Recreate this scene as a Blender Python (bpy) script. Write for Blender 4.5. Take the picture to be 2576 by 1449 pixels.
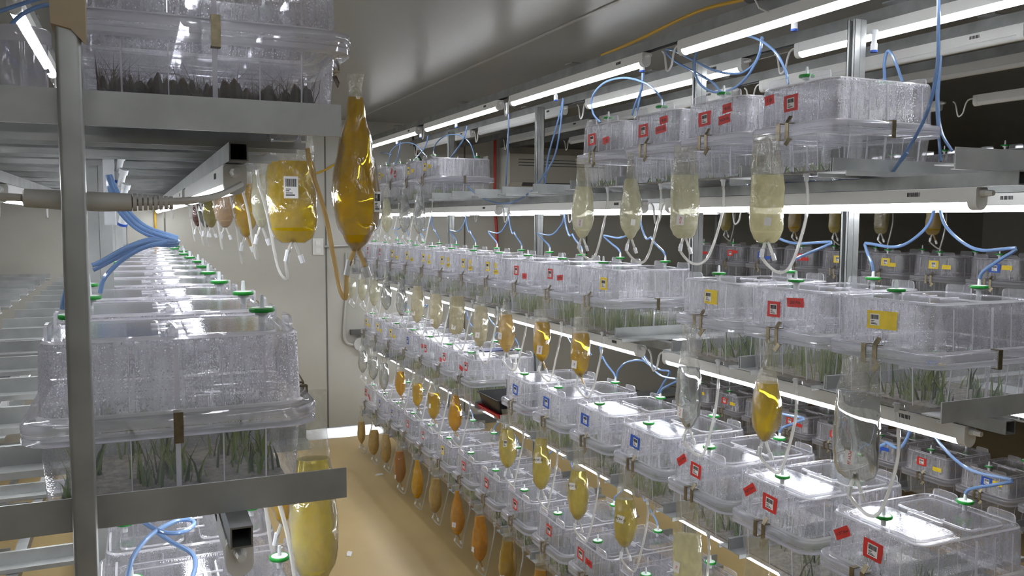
import bpy, math, random
from mathutils import Vector, Matrix
random.seed(7)
for o in list(bpy.data.objects): bpy.data.objects.remove(o)
sc = bpy.context.scene
COL = sc.collection
PI = math.pi
# ------------------------------------------------------------------ camera, exposure
CAM_R = Vector((0.91478506, -0.40390724, 0.00521961)); CAM_U = Vector((0.02713908, 0.0743479, 0.99686301)); CAM_F = Vector((0.40302825, 0.91177373, -0.07897402))
cd = bpy.data.cameras.new('camera'); cam = bpy.data.objects.new('camera', cd); COL.objects.link(cam)
cam.matrix_world = Matrix(((CAM_R.x, CAM_U.x, -CAM_F.x, 0), (CAM_R.y, CAM_U.y, -CAM_F.y, 0), (CAM_R.z, CAM_U.z, -CAM_F.z, 1.765), (0, 0, 0, 1)))
cd.sensor_width = 36; cd.lens = 36 * 2140 / 2576; cd.clip_start = 0.05; cd.clip_end = 60
sc.camera = cam
w = bpy.data.worlds.new('world'); sc.world = w; w.use_nodes = True
w.node_tree.nodes['Background'].inputs[0].default_value = (0.6, 0.62, 0.68, 1)
w.node_tree.nodes['Background'].inputs[1].default_value = 0.02
sc.view_settings.view_transform = 'Standard'; sc.view_settings.look = 'None'
sc.view_settings.gamma = 1; sc.view_settings.use_curve_mapping = False
sc.view_settings.exposure = 0.5
LAMP = 17.0
cy = sc.cycles
cy.max_bounces = 6; cy.diffuse_bounces = 2; cy.glossy_bounces = 3; cy.transmission_bounces = 5; cy.transparent_max_bounces = 16; cy.use_light_tree = False
cy.caustics_reflective = False; cy.caustics_refractive = False; cy.use_denoising = True
cy.use_adaptive_sampling = True; cy.adaptive_threshold = 0.22
cy.sample_clamp_indirect = 4.0; cy.blur_glossy = 0.5

# ------------------------------------------------------------------ materials
MATS = {}
class N:
    def __init__(s, name):
        s.m = bpy.data.materials.new(name); s.m.use_nodes = True; s.t = s.m.node_tree
        s.t.nodes.clear(); s.out = s.t.nodes.new('ShaderNodeOutputMaterial'); MATS[name] = s.m
    def n(s, typ, **kw):
        nd = s.t.nodes.new('ShaderNode' + typ)
        for k, v in kw.items():
            if k in nd.inputs.keys() if isinstance(k, str) else False: pass
        for k, v in kw.items():
            key = k.replace('_', ' ')
            if key in nd.inputs.keys():
                if isinstance(v, bpy.types.NodeSocket): s.t.links.new(v, nd.inputs[key])
                else: nd.inputs[key].default_value = v
            else: setattr(nd, k, v)
        return nd
    def l(s, a, b): s.t.links.new(a, b)
    def surf(s, a): s.l(a, s.out.inputs['Surface']); return s.m
def C4(c): return (c[0], c[1], c[2], 1)
def math_(s, op, a, b=None, clamp=False):
    nd = s.t.nodes.new('ShaderNodeMath'); nd.operation = op; nd.use_clamp = clamp
    for i, v in enumerate((a, b)):
        if v is None: continue
        if isinstance(v, bpy.types.NodeSocket): s.l(v, nd.inputs[i])
        else: nd.inputs[i].default_value = v
    return nd.outputs[0]
def mix_(s, f, a, b):
    nd = s.t.nodes.new('ShaderNodeMixShader')
    if isinstance(f, bpy.types.NodeSocket): s.l(f, nd.inputs[0])
    else: nd.inputs[0].default_value = f
    s.l(a, nd.inputs[1]); s.l(b, nd.inputs[2]); return nd.outputs[0]
def coords(s, scale=(1, 1, 1), rnd=True):
    tc = s.n('TexCoord'); mp = s.n('Mapping'); mp.inputs['Scale'].default_value = scale
    s.l(tc.outputs['Object'], mp.inputs['Vector'])
    if rnd:
        oi = s.n('ObjectInfo'); cb = s.n('CombineXYZ')
        r = math_(s, 'MULTIPLY', oi.outputs['Random'], 31.0)
        for i in range(3): s.l(r, cb.inputs[i])
        s.l(cb.outputs[0], mp.inputs['Location'])
    return mp.outputs[0]
def pbr(name, col, rough=0.5, metal=0.0, var=0.0, scale=20, bump=0.0, spec=0.5, stretch=(1, 1, 1), coat=0.0):
    s = N(name); p = s.n('BsdfPrincipled'); p.inputs['Base Color'].default_value = C4(col)
    p.inputs['Roughness'].default_value = rough; p.inputs['Metallic'].default_value = metal
    p.inputs['Specular IOR Level'].default_value = spec; p.inputs['Coat Weight'].default_value = coat
    if var or bump:
        v = coords(s, stretch)
        nz = s.n('TexNoise', Scale=scale, Detail=3.0); s.l(v, nz.inputs['Vector'])
        if var:
            cr = s.n('ValToRGB'); e = cr.color_ramp.elements
            e[0].position = 0.3; e[1].position = 0.72
            e[0].color = C4([c * (1 - var) for c in col]); e[1].color = C4([min(1, c * (1 + var)) for c in col])
            s.l(nz.outputs['Fac'], cr.inputs[0]); s.l(cr.outputs[0], p.inputs['Base Color'])
        if bump:
            b = s.n('Bump', Strength=bump, Distance=0.002); s.l(nz.outputs['Fac'], b.inputs['Height']); s.l(b.outputs[0], p.inputs['Normal'])
    return s.surf(p.outputs[0])
def emit(name, col, k):
    s = N(name); e = s.n('Emission', Strength=k); e.inputs['Color'].default_value = C4(col); return s.surf(e.outputs[0])

pbr('wall_paint', (0.47, 0.455, 0.405), 0.45, var=0.05, scale=2.5, bump=0.05)
pbr('ceiling_panel', (0.25, 0.24, 0.215), 0.30, var=0.06, scale=1.2, spec=0.7)
pbr('floor_epoxy', (0.50, 0.36, 0.16), 0.38, var=0.10, scale=1.6, bump=0.04)
pbr('galvanised', (0.42, 0.43, 0.425), 0.42, 0.45, var=0.20, scale=9, stretch=(1, 1, 1))
pbr('dark_steel', (0.26, 0.265, 0.26), 0.42, 0.7, var=0.2, scale=12)
pbr('tube_black', (0.02, 0.02, 0.02), 0.6)
pbr('alu_strip', (0.72, 0.73, 0.75), 0.25, 0.9, var=0.05)
pbr('lamp_white', (0.78, 0.77, 0.74), 0.4)
pbr('lamp_off', (0.74, 0.74, 0.73), 0.3)
emit('lamp_on', (0.93, 0.96, 1.0), LAMP)
pbr('green_ring', (0.01, 0.27, 0.03), 0.3)
pbr('filter_white', (0.75, 0.85, 0.78), 0.35)
pbr('nozzle_white', (0.78, 0.80, 0.82), 0.3)
pbr('tape_red', (0.62, 0.03, 0.025), 0.5, var=0.15, scale=40)
pbr('tape_yellow', (0.83, 0.60, 0.03), 0.5, var=0.1, scale=40)
pbr('tape_blue', (0.02, 0.09, 0.45), 0.5, var=0.15, scale=40)
pbr('paper', (0.80, 0.79, 0.77), 0.6)
pbr('ink', (0.015, 0.013, 0.015), 0.6)
pbr('ink_red', (0.55, 0.03, 0.04), 0.6)
pbr('clip_metal', (0.24, 0.20, 0.13), 0.33, 0.8, var=0.25, scale=60)
pbr('black_plastic', (0.012, 0.012, 0.013), 0.35)
pbr('red_plastic', (0.45, 0.02, 0.02), 0.4)
pbr('cable_grey', (0.55, 0.53, 0.49), 0.45)
pbr('cable_black', (0.015, 0.015, 0.015), 0.5)
pbr('beige_unit', (0.55, 0.53, 0.47), 0.5)
pbr('grey_vent', (0.10, 0.10, 0.095), 0.5)
pbr('yellow_pipe', (0.60, 0.36, 0.02), 0.4)
pbr('cardboard', (0.52, 0.42, 0.29), 0.7, var=0.08, scale=15)
pbr('seam_dark', (0.14, 0.13, 0.115), 0.6)
pbr('outlet_white', (0.72, 0.71, 0.67), 0.4)
pbr('conduit', (0.50, 0.49, 0.46), 0.4, 0.2)
pbr('bottle_white', (0.80, 0.79, 0.77), 0.35)
pbr('substrate', (0.17, 0.155, 0.125), 0.8, var=0.5, scale=70)
pbr('dark_soil', (0.035, 0.026, 0.018), 0.9, var=0.4, scale=60)
pbr('navy', (0.012, 0.02, 0.09), 0.4)
pbr('red_pipe', (0.42, 0.03, 0.02), 0.4)
for nm, c in (('leaf_green', (0.16, 0.24, 0.06)), ('leaf_pale', (0.32, 0.36, 0.17)), ('leaf_dark', (0.05, 0.085, 0.03)), ('leaf_brown', (0.085, 0.06, 0.038))):
    s = N(nm); d = s.n('BsdfDiffuse'); t = s.n('BsdfTranslucent'); d.inputs[0].default_value = C4(c); t.inputs[0].default_value = C4([x * 1.2 for x in c])
    s.surf(mix_(s, 0.3, d.outputs[0], t.outputs[0]))

def schlick(s, nrm=None, f0=0.045):
    g = s.n('NewGeometry'); d = s.n('VectorMath'); d.operation = 'DOT_PRODUCT'
    s.l(nrm if nrm is not None else g.outputs['Normal'], d.inputs[0]); s.l(g.outputs['Incoming'], d.inputs[1])
    c = math_(s, 'ABSOLUTE', d.outputs['Value']); q = math_(s, 'SUBTRACT', 1.0, c, True)
    return math_(s, 'ADD', math_(s, 'MULTIPLY', math_(s, 'POWER', q, 4.5), 0.9), f0, True)
def plastic(name, fog, col=(0.80, 0.80, 0.83), streak=0.25, drops=0.0, rough=0.06, tint=(0.97, 0.97, 0.985), bump=0.15, f0=0.045):
    """thin clear sheet: passes light, reflects like polycarbonate, and carries a veil of condensation"""
    s = N(name)
    tr = s.n('BsdfTransparent'); tr.inputs[0].default_value = C4(tint)
    d = s.n('BsdfDiffuse'); d.inputs[0].default_value = C4(col)
    tl = s.n('BsdfTranslucent'); tl.inputs[0].default_value = C4(col)
    veil = mix_(s, 0.45, d.outputs[0], tl.outputs[0])
    g = s.n('BsdfGlossy'); g.inputs['Roughness'].default_value = rough; g.inputs['Color'].default_value = (0.95, 0.95, 0.97, 1)
    fac = fog
    if streak or drops:
        v = coords(s, (1, 1, 0.11))
        nz = s.n('TexNoise', Scale=70.0, Detail=2.0); s.l(v, nz.inputs['Vector'])
        f = math_(s, 'MULTIPLY', math_(s, 'SUBTRACT', nz.outputs['Fac'], 0.5), streak * 4)
        fac = math_(s, 'ADD', f, fog, True)
        if drops:
            v2 = coords(s, (1, 1, 0.8))
            vo = s.n('TexVoronoi', Scale=330.0); s.l(v2, vo.inputs['Vector'])
            dr = math_(s, 'LESS_THAN', vo.outputs['Distance'], 0.36)
            fac = math_(s, 'SUBTRACT', fac, math_(s, 'MULTIPLY', dr, drops), True)
            b = s.n('Bump', Strength=bump, Distance=0.001); s.l(vo.outputs['Distance'], b.inputs['Height']); s.l(b.outputs[0], g.inputs['Normal'])
    base = mix_(s, fac, tr.outputs[0], veil)
    return s.surf(mix_(s, schlick(s, None, f0), base, g.outputs[0]))
plastic('plastic_fog', 0.42, drops=0.28, streak=0.10, col=(0.54, 0.53, 0.58), bump=0.8, f0=0.10)
plastic('plastic_low', 0.20, drops=0.10, streak=0.10, col=(0.60, 0.60, 0.62), bump=0.35, f0=0.07)
plastic('plastic_clear', 0.08, streak=0.05, rough=0.05, drops=0.05, bump=0.12)
plastic('plastic_rim', 0.40, streak=0.0, rough=0.04, col=(0.74, 0.73, 0.80), tint=(0.97, 0.97, 0.985))
plastic('plastic_tab', 0.12, streak=0.0, rough=0.03)
plastic('plastic_rib_glint', 0.55, streak=0.0, rough=0.05, col=(0.92, 0.91, 0.96))  # pale plastic for moulded ribs, also painted as highlights along lid and tab edges
plastic('tube_clear', 0.62, col=(0.78, 0.77, 0.72), streak=0.0, rough=0.08)
plastic('tube_amber', 0.55, col=(0.62, 0.46, 0.24), streak=0.0, rough=0.08, tint=(0.95, 0.85, 0.6))

def film(name, fog, col):
    s = N(name)
    tr = s.n('BsdfTransparent'); tr.inputs[0].default_value = (0.97, 0.97, 0.95, 1)
    d = s.n('BsdfDiffuse'); d.inputs[0].default_value = C4(col); tl = s.n('BsdfTranslucent'); tl.inputs[0].default_value = C4(col)
    veil = mix_(s, 0.5, d.outputs[0], tl.outputs[0])
    g = s.n('BsdfGlossy'); g.inputs['Roughness'].default_value = 0.08
    v = coords(s, (1, 1, 0.55)); nz = s.n('TexNoise', Scale=38.0, Detail=2.5, Distortion=1.2); s.l(v, nz.inputs['Vector'])
    b = s.n('Bump', Strength=0.8, Distance=0.006); s.l(nz.outputs['Fac'], b.inputs['Height']); s.l(b.outputs[0], g.inputs['Normal'])
    f = math_(s, 'ADD', math_(s, 'MULTIPLY', math_(s, 'SUBTRACT', nz.outputs['Fac'], 0.5), 0.5), fog, True)
    return s.surf(mix_(s, schlick(s, b.outputs[0], 0.09), mix_(s, f, tr.outputs[0], veil), g.outputs[0]))
film('bag_film', 0.14, (0.78, 0.77, 0.72))
film('bag_film_old', 0.15, (0.82, 0.78, 0.58))

def liquid(name, col, cloud, ccol=None):
    s = N(name)
    p = s.n('BsdfPrincipled'); p.inputs['Base Color'].default_value = C4(col); p.inputs['Roughness'].default_value = 0.03
    p.inputs['Transmission Weight'].default_value = 1.0; p.inputs['IOR'].default_value = 1.25
    cc = ccol or col
    d = s.n('BsdfDiffuse'); d.inputs[0].default_value = C4(cc); tl = s.n('BsdfTranslucent'); tl.inputs[0].default_value = C4(cc)
    veil = mix_(s, 0.7, d.outputs[0], tl.outputs[0])
    v = coords(s); nz = s.n('TexNoise', Scale=14.0, Detail=2.0); s.l(v, nz.inputs['Vector'])
    f = math_(s, 'ADD', math_(s, 'MULTIPLY', math_(s, 'SUBTRACT', nz.outputs['Fac'], 0.5), 0.35), cloud, True)
    return s.surf(mix_(s, f, p.outputs[0], veil))
LIQ = dict(
    clear=((0.97, 0.985, 0.99), 0.12, (0.86, 0.91, 0.97)), pale=((0.97, 0.96, 0.84), 0.68, (0.96, 0.94, 0.76)),
    cream=((0.98, 0.96, 0.80), 0.78, (0.98, 0.94, 0.70)), beige=((0.94, 0.90, 0.74), 0.72, (0.92, 0.85, 0.64)),
    tan=((0.90, 0.74, 0.36), 0.72, (0.86, 0.64, 0.24)), yellow=((0.96, 0.80, 0.05), 0.45, (0.95, 0.68, 0.01)),
    straw=((0.97, 0.86, 0.28), 0.46, (0.96, 0.80, 0.20)), gold=((0.96, 0.70, 0.04), 0.42, (0.90, 0.58, 0.01)), amber=((0.97, 0.60, 0.02), 0.5, (0.98, 0.56, 0.003)),
    orange=((0.94, 0.56, 0.02), 0.82, (0.95, 0.55, 0.008)), brown=((0.75, 0.36, 0.03), 0.82, (0.70, 0.33, 0.015)), mustard=((0.97, 0.68, 0.02), 0.9, (0.97, 0.66, 0.002)),
    olive=((0.6, 0.55, 0.12), 0.5, (0.46, 0.38, 0.10)), darkgreen=((0.16, 0.17, 0.12), 0.5, (0.09, 0.10, 0.07)), darkred=((0.26, 0.06, 0.03), 0.6, (0.16, 0.035, 0.02)), peach=((0.85, 0.66, 0.46), 0.7, (0.70, 0.52, 0.34)))
for k, (a, b, c) in LIQ.items(): liquid('liquid_' + k, a, b, c)
s = N('hose_blue'); p = s.n('BsdfPrincipled'); p.inputs['Base Color'].default_value = (0.20, 0.31, 0.50, 1); p.inputs['Roughness'].default_value = 0.12
p.inputs['Coat Weight'].default_value = 0.6; t = s.n('BsdfTranslucent'); t.inputs[0].default_value = (0.30, 0.46, 0.74, 1); s.surf(mix_(s, 0.35, p.outputs[0], t.outputs[0]))

# ------------------------------------------------------------------ mesh helpers
class MB:
    def __init__(s): s.v = []; s.f = []; s.mi = []
    def add(s, vs, fs, m=0, M=None):
        o = len(s.v)
        s.v += [tuple(M @ Vector(q)) for q in vs] if M is not None else [tuple(q) for q in vs]
        s.f += [tuple(i + o for i in f) for f in fs]; s.mi += [m] * len(fs)
    def box(s, x0, x1, y0, y1, z0, z1, m=0, M=None):
        s.add([(x0, y0, z0), (x1, y0, z0), (x1, y1, z0), (x0, y1, z0), (x0, y0, z1), (x1, y0, z1), (x1, y1, z1), (x0, y1, z1)],
              [(0, 3, 2, 1), (4, 5, 6, 7), (0, 1, 5, 4), (1, 2, 6, 5), (2, 3, 7, 6), (3, 0, 4, 7)], m, M)
    def loft(s, rings, m=0, cap0=False, cap1=False, ms=None, M=None):
        n = len(rings[0]); vs = [q for r in rings for q in r]; o = len(s.v)
        s.v += [tuple(M @ Vector(q)) for q in vs] if M is not None else [tuple(q) for q in vs]
        for k in range(len(rings) - 1):
            for i in range(n):
                j = (i + 1) % n
                s.f.append((o + k * n + i, o + k * n + j, o + (k + 1) * n + j, o + (k + 1) * n + i)); s.mi.append(ms[k] if ms else m)
        if cap0: s.f.append(tuple(o + i for i in reversed(range(n)))); s.mi.append(ms[0] if ms else m)
        if cap1: s.f.append(tuple(o + (len(rings) - 1) * n + i for i in range(n))); s.mi.append(ms[-1] if ms else m)
    def tube(s, pts, r, n=8, m=0, caps=True):
        pts = [Vector(q) for q in pts]; rings = []; up = None
        for i, q in enumerate(pts):
            d = (pts[min(i + 1, len(pts) - 1)] - pts[max(i - 1, 0)])
            d = d.normalized() if d.length > 1e-9 else Vector((0, 0, 1))
            if up is None: up = d.orthogonal().normalized()
            up = (up - d * up.dot(d)); up = up.normalized() if up.length > 1e-6 else d.orthogonal().normalized()
            sd = d.cross(up); rr = r[i] if isinstance(r, (list, tuple)) else r
            rings.append([q + (up * math.cos(a) + sd * math.sin(a)) * rr for a in [2 * PI * k / n for k in range(n)]])
        s.loft(rings, m, caps, caps)
    def cyl(s, c, r, h, n=16, m=0, r2=None):
        c = Vector(c); r2 = r if r2 is None else r2
        s.loft([[(c.x + q * math.cos(2 * PI * k / n), c.y + q * math.sin(2 * PI * k / n), c.z + z) for k in range(n)] for q, z in ((r, 0), (r2, h))], m, True, True)
    def mesh(s, name, mats, smooth=True, ang=40):
        me = bpy.data.meshes.new(name); me.from_pydata(s.v, [], s.f); me.update()
        for q in (mats if isinstance(mats, (list, tuple)) else [mats]): me.materials.append(MATS[q])
        me.polygons.foreach_set('material_index', s.mi)
        if smooth:
            me.polygons.foreach_set('use_smooth', [True] * len(s.f)); me.set_sharp_from_angle(angle=math.radians(ang))
        return me
def ob(name, me, parent=None, loc=(0, 0, 0), rot=(0, 0, 0), mat=None):
    o = bpy.data.objects.new(name, me); COL.objects.link(o); o.parent = parent
    if mat is not None: o.matrix_local = mat
    else: o.location = loc; o.rotation_euler = rot
    return o
LABELS = set()
def tag(o, label, cat, group=None, kind=None):
    assert label not in LABELS, label
    LABELS.add(label)
    o['label'] = label; o['category'] = cat
    if group: o['group'] = group
    if kind: o['kind'] = kind
    return o
def thing(name, label, cat, loc=(0, 0, 0), rotz=0, group=None):
    return tag(ob(name, None, None, loc, (0, 0, rotz)), label, cat, group)
def struct(name, mb, mats, parent=None, smooth=False):
    o = ob(name, mb.mesh(name, mats, smooth), parent)
    if parent is None: o['kind'] = 'structure'
    return o
def rrect(L, W, r, z, n=5, dx=0, dy=0):
    out = []
    for cx, cy_, a0 in ((L / 2 - r, W / 2 - r, 0), (-L / 2 + r, W / 2 - r, PI / 2), (-L / 2 + r, -W / 2 + r, PI), (L / 2 - r, -W / 2 + r, 1.5 * PI)):
        for k in range(n):
            a = a0 + PI / 2 * k / (n - 1); out.append((cx + r * math.cos(a) + dx, cy_ + r * math.sin(a) + dy, z))
    return out
def spline(P, n=8):
    P = [Vector(p) for p in P]; Q = [P[0] * 2 - P[1]] + P + [P[-1] * 2 - P[-2]]; out = []
    for i in range(1, len(Q) - 2):
        a, b, c, d = Q[i - 1], Q[i], Q[i + 1], Q[i + 2]
        for k in range(n):
            t = k / n; out.append(0.5 * ((2 * b) + (c - a) * t + (2 * a - 5 * b + 4 * c - d) * t * t + (3 * b - a - 3 * c + d) * t ** 3))
    return out + [P[-1]]
ORD = ['first', 'second', 'third', 'fourth', 'fifth', 'sixth', 'seventh', 'eighth', 'ninth', 'tenth', 'eleventh', 'twelfth', 'thirteenth', 'fourteenth', 'fifteenth', 'sixteenth', 'seventeenth', 'eighteenth', 'nineteenth', 'twentieth'] + ['later%d' % i for i in range(20)]

# ------------------------------------------------------------------ the room
YW, CZ = 6.85, 2.56
XL, XR_, YN = -3.2, 9.0, -2.6
m = MB(); m.box(XL, XR_, YN, YW, -0.06, 0); struct('floor', m, 'floor_epoxy')
m = MB(); m.box(XL, XR_, YN, YW, CZ, CZ + 0.06); ceil = struct('ceiling', m, 'ceiling_panel')
for k, xs in enumerate((-1.98, -0.78, 0.42, 1.62, 2.82, 4.02)):
    m = MB(); m.box(xs - 0.008, xs + 0.008, YN, YW, CZ - 0.004, CZ - 0.0005); struct('panel_joint', m, 'conduit', ceil)
m = MB(); m.box(XL, XR_, YW, YW + 0.1, 0, CZ); wf = struct('wall_far', m, 'wall_paint')
for xs in (-0.98, 0.20, 1.395, 2.58, 3.77, 4.95):
    m = MB(); m.box(xs - 0.006, xs + 0.006, YW - 0.003, YW + 0.001, 0.03, CZ); struct('panel_joint', m, 'seam_dark', wf)
m = MB(); m.box(XL, XR_, YN - 0.1, YN, 0, CZ); struct('wall_near', m, 'wall_paint')
m = MB(); m.box(XL - 0.1, XL, YN, YW, 0, CZ); struct('wall_left', m, 'wall_paint')
m = MB(); m.box(XR_, XR_ + 0.1, YN, YW, 0, CZ); struct('wall_right', m, 'wall_paint')
m = MB(); prof = [(YW, 0.075), (YW - 0.012, 0.07), (YW - 0.03, 0.04), (YW - 0.062, 0.012), (YW - 0.07, 0.0), (YW, 0.0)]
m.loft([[(x, y, z) for y, z in prof] for x in (XL, XR_)], 0, True, True); struct('baseboard_far', m, 'alu_strip', smooth=True)

# ------------------------------------------------------------------ racks
def rail_mesh(L, name='rail'):
    m = MB()
    m.box(0, L, -0.048, 0.048, -0.003, 0)
    m.box(0, L, -0.0045, -0.0015, 0, 0.033); m.box(0, L, 0.0015, 0.0045, 0, 0.033)
    m.box(0, L, -0.048, -0.045, -0.012, -0.003); m.box(0, L, 0.045, 0.048, -0.012, -0.003)
    return m.mesh(name, 'galvanised', False)
def rail_end_mesh(L, d):
    m = MB(); prof = [(-0.003, -0.012), (0.003 - 0.004, -0.014), (0.048, -0.003 - 0.0), (0.048, 0.0), (0.002, 0.0), (0.0005, 0.002), (0.0005, 0.033), (-0.003, 0.034)]
    m.box(0, L, -0.003, 0.0, -0.013, 0.033); m.box(0, L, 0.0, 0.048, -0.003, 0.0); m.box(0, L, 0.0, 0.008, -0.013, -0.010)
    me = m.mesh('rail', 'galvanised', False)
    if d < 0: me.transform(Matrix.Rotation(PI, 4, 'Z') @ Matrix.Translation((-L, 0, 0))); me.flip_normals() if False else None
    return me
RAIL = rail_mesh(0.745); RAIL0 = rail_end_mesh(0.745, 1); RAIL1 = rail_end_mesh(0.745, -1)
def beam_mesh(y0, y1, name='beam'):
    m = MB(); a = 0.015; t = 0.0025
    m.box(-a, a, y0, y1, -2 * a, -2 * a + t); m.box(-a, a, y0, y1, -t, 0)
    m.box(-a, -a + t, y0, y1, -2 * a + t, -t); m.box(a - t, a, y0, y1, -2 * a + t, -t)
    m.box(-a + t, a - t, y0 + 0.12, y1 - 0.12, -2 * a + t, -t, 1)
    return m.mesh(name, ['dark_steel', 'tube_black'], False)
def strut_mesh(h, wx, wy, slots=True):
    m = MB(); hx, hy = wx / 2, wy / 2
    # two C channels back to back, mouths open toward -y / +y faces
    for sx in (-1, 1):
        x0, x1 = sorted((sx * 0.0006, sx * hx))
        m.box(x0, x1, -hy, -hy + 0.0025, 0, h); m.box(x0, x1, hy - 0.0025, hy, 0, h)
        xa, xb = sorted((sx * 0.0006, sx * 0.0035)); m.box(xa, xb, -hy + 0.0025, hy - 0.0025, 0, h)
        xa, xb = sorted((sx * (hx - 0.003), sx * hx)); m.box(xa, xb, -hy, -hy + 0.009, 0, h); m.box(xa, xb, hy - 0.009, hy, 0, h)
    m.box(-hx - 0.02, hx + 0.02, -hy - 0.03, hy + 0.03, 0, 0.005)
    return m.mesh('post', 'galvanised', False)
LID = 0.238
LEV = {1: 1.889, 2: 1.352, 3: 0.814, 4: 0.275}; LVL = {1: 1.901, 2: 1.357, 3: 0.818}
RX = 1.7385; LBX = 0.048
ROWS = {1: [1.765, 2.11, 2.44, 2.79, 4.83, 5.16, 5.53, 5.87],
        2: [1.43, 1.757, 2.085] + [2.775 + 0.336 * i for i in range(12)],
        3: [1.44, 1.785, 2.11, 2.45, 2.79, 3.135, 3.475, 4.15, 4.49, 4.82, 5.16, 5.52, 5.86, 6.19],
        4: [2.45 + 0.34 * i for i in range(12)]}
_rest = [2.467 + 0.337 * i for i in range(5)] + [4.185 + 0.337 * i for i in range(6)] + [6.24]
ROW_B = [1.43, 1.765, 2.10] + _rest
ROW_A = [1.44, 1.77, 2.10] + _rest[:-1]
ROW_C = [1.39, 1.73, 2.07] + _rest[:4]
def rail_ys(row, y0, y1):
    ys = []
    row = sorted(row)
    for i, c in enumerate(row):
        ys.append(c - 0.169 if i == 0 or c - row[i - 1] > 0.4 else (c + row[i - 1]) / 2)
        if i == len(row) - 1 or row[i + 1] - c > 0.4: ys.append(c + 0.169)
    ys.sort()
    while ys[0] - 0.34 > y0: ys.insert(0, ys[0] - 0.34)
    while ys[-1] + 0.34 < y1: ys.append(ys[-1] + 0.34)
    i = 0
    while i < len(ys) - 1:
        g = ys[i + 1] - ys[i]
        if g > 0.5:
            n = round(g / 0.34)
            for k in range(1, n): ys.insert(i + k, ys[i] + g * k / n)
            i += n
        else: i += 1
    return ys
def rack(label, x0, levels, y0, y1, beams, posts, postx, hpost, wx, wy):
    t = thing('steel_rack', label, 'rack', (postx, posts[0] if posts else y0, 0))
    off = Vector(t.location)
    sm = strut_mesh(hpost, wx, wy)
    for p in posts: ob('post', sm, t, Vector((postx, p, 0)) - off)
    for z, row in levels:
        ys = rail_ys(row, y0, y1)
        for q, y in enumerate(ys): ob('rail', RAIL0 if q == 0 else RAIL1 if q == len(ys) - 1 else RAIL, t, Vector((x0, y, z)) - off)
        for q, bx in enumerate(beams):
            if isinstance(bx, dict): bx, ya = bx[z]
            else: ya = y0 - 0.02
            ob('beam', beam_mesh(ya, y1 + 0.05), t, Vector((bx, 0, z - 0.013)) - off)
    return t
rr = rack('galvanised steel rack of angle rails filled with culture boxes, right of the aisle', 1.555, [(LEV[k], ROWS[k]) for k in (1, 2, 3, 4)], 1.24, 6.6, (1.72, 2.11), (1.99, 2.78, 4.21, 5.63), 2.02, 2.376, 0.044, 0.032)
lr = rack('galvanised steel rack in the left foreground with boxes on its aisle side', -0.462, [(LVL[1], ROW_A), (LVL[2], ROW_B), (LVL[3], ROW_C)], 1.23, 6.6, ({LVL[1]: (0.155, 1.44), LVL[2]: (0.122, 1.19), LVL[3]: (0.122, 1.19)}, -0.33), (2.283, 4.0, 6.052), -0.079, 2.30, 0.056, 0.030)
# the slim front post of that rack
m = MB(); a, b = 0.0145, 0.014
m.loft([rrect(2 * a, 2 * b, 0.005, z, 4) for z in (0, 2.09)], 0, True, True); m.box(-0.03, 0.03, -0.03, 0.03, 0, 0.005)
ob('front_post', m.mesh('front_post', 'galvanised'), lr, Vector((-0.071, 1.228, 0)) - Vector(lr.location))
ex = rack('bare galvanised rack of empty rails at the far left of the room', -1.29, [(LEV[2], [3.4 + 0.34 * i for i in range(10)]), (LEV[3], [3.4 + 0.34 * i for i in range(9)]), (LEV[4], [3.4 + 0.34 * i for i in range(9)])], 1.5, 6.5, (-1.15, -0.68), (3.2, 5.2), -0.92, 1.55, 0.056, 0.034)
BX = 4.0725
BROW = [2.55 + 0.345 * i for i in range(9)]
bk = rack('dim rack of fogged boxes standing beyond the right rack', 3.895, [(LEV[k], BROW) for k in (1, 2, 3, 4)], 1.9, 6.4, (4.05, 4.45), (2.9, 4.3, 5.7), 4.36, 2.40, 0.044, 0.032)
# cardboard sleeve on top of the front post
m = MB(); m.loft([[(-0.018, -0.018, 2.005), (0.004, -0.018, 2.000), (0.0205, -0.018, 1.982), (0.0205, 0.018, 1.990), (-0.018, 0.018, 2.0)], [(-0.021, -0.020, 2.13), (0.003, -0.021, 2.13), (0.022, -0.020, 2.13), (0.022, 0.020, 2.13), (-0.020, 0.020, 2.13)]], 0, True, True)
tag(ob('cardboard_sleeve', m.mesh('cardboard_sleeve', 'cardboard', False), None, (-0.071, 1.228, 0)), 'tan cardboard sleeve folded over the top of the slim front post', 'cardboard')

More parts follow.
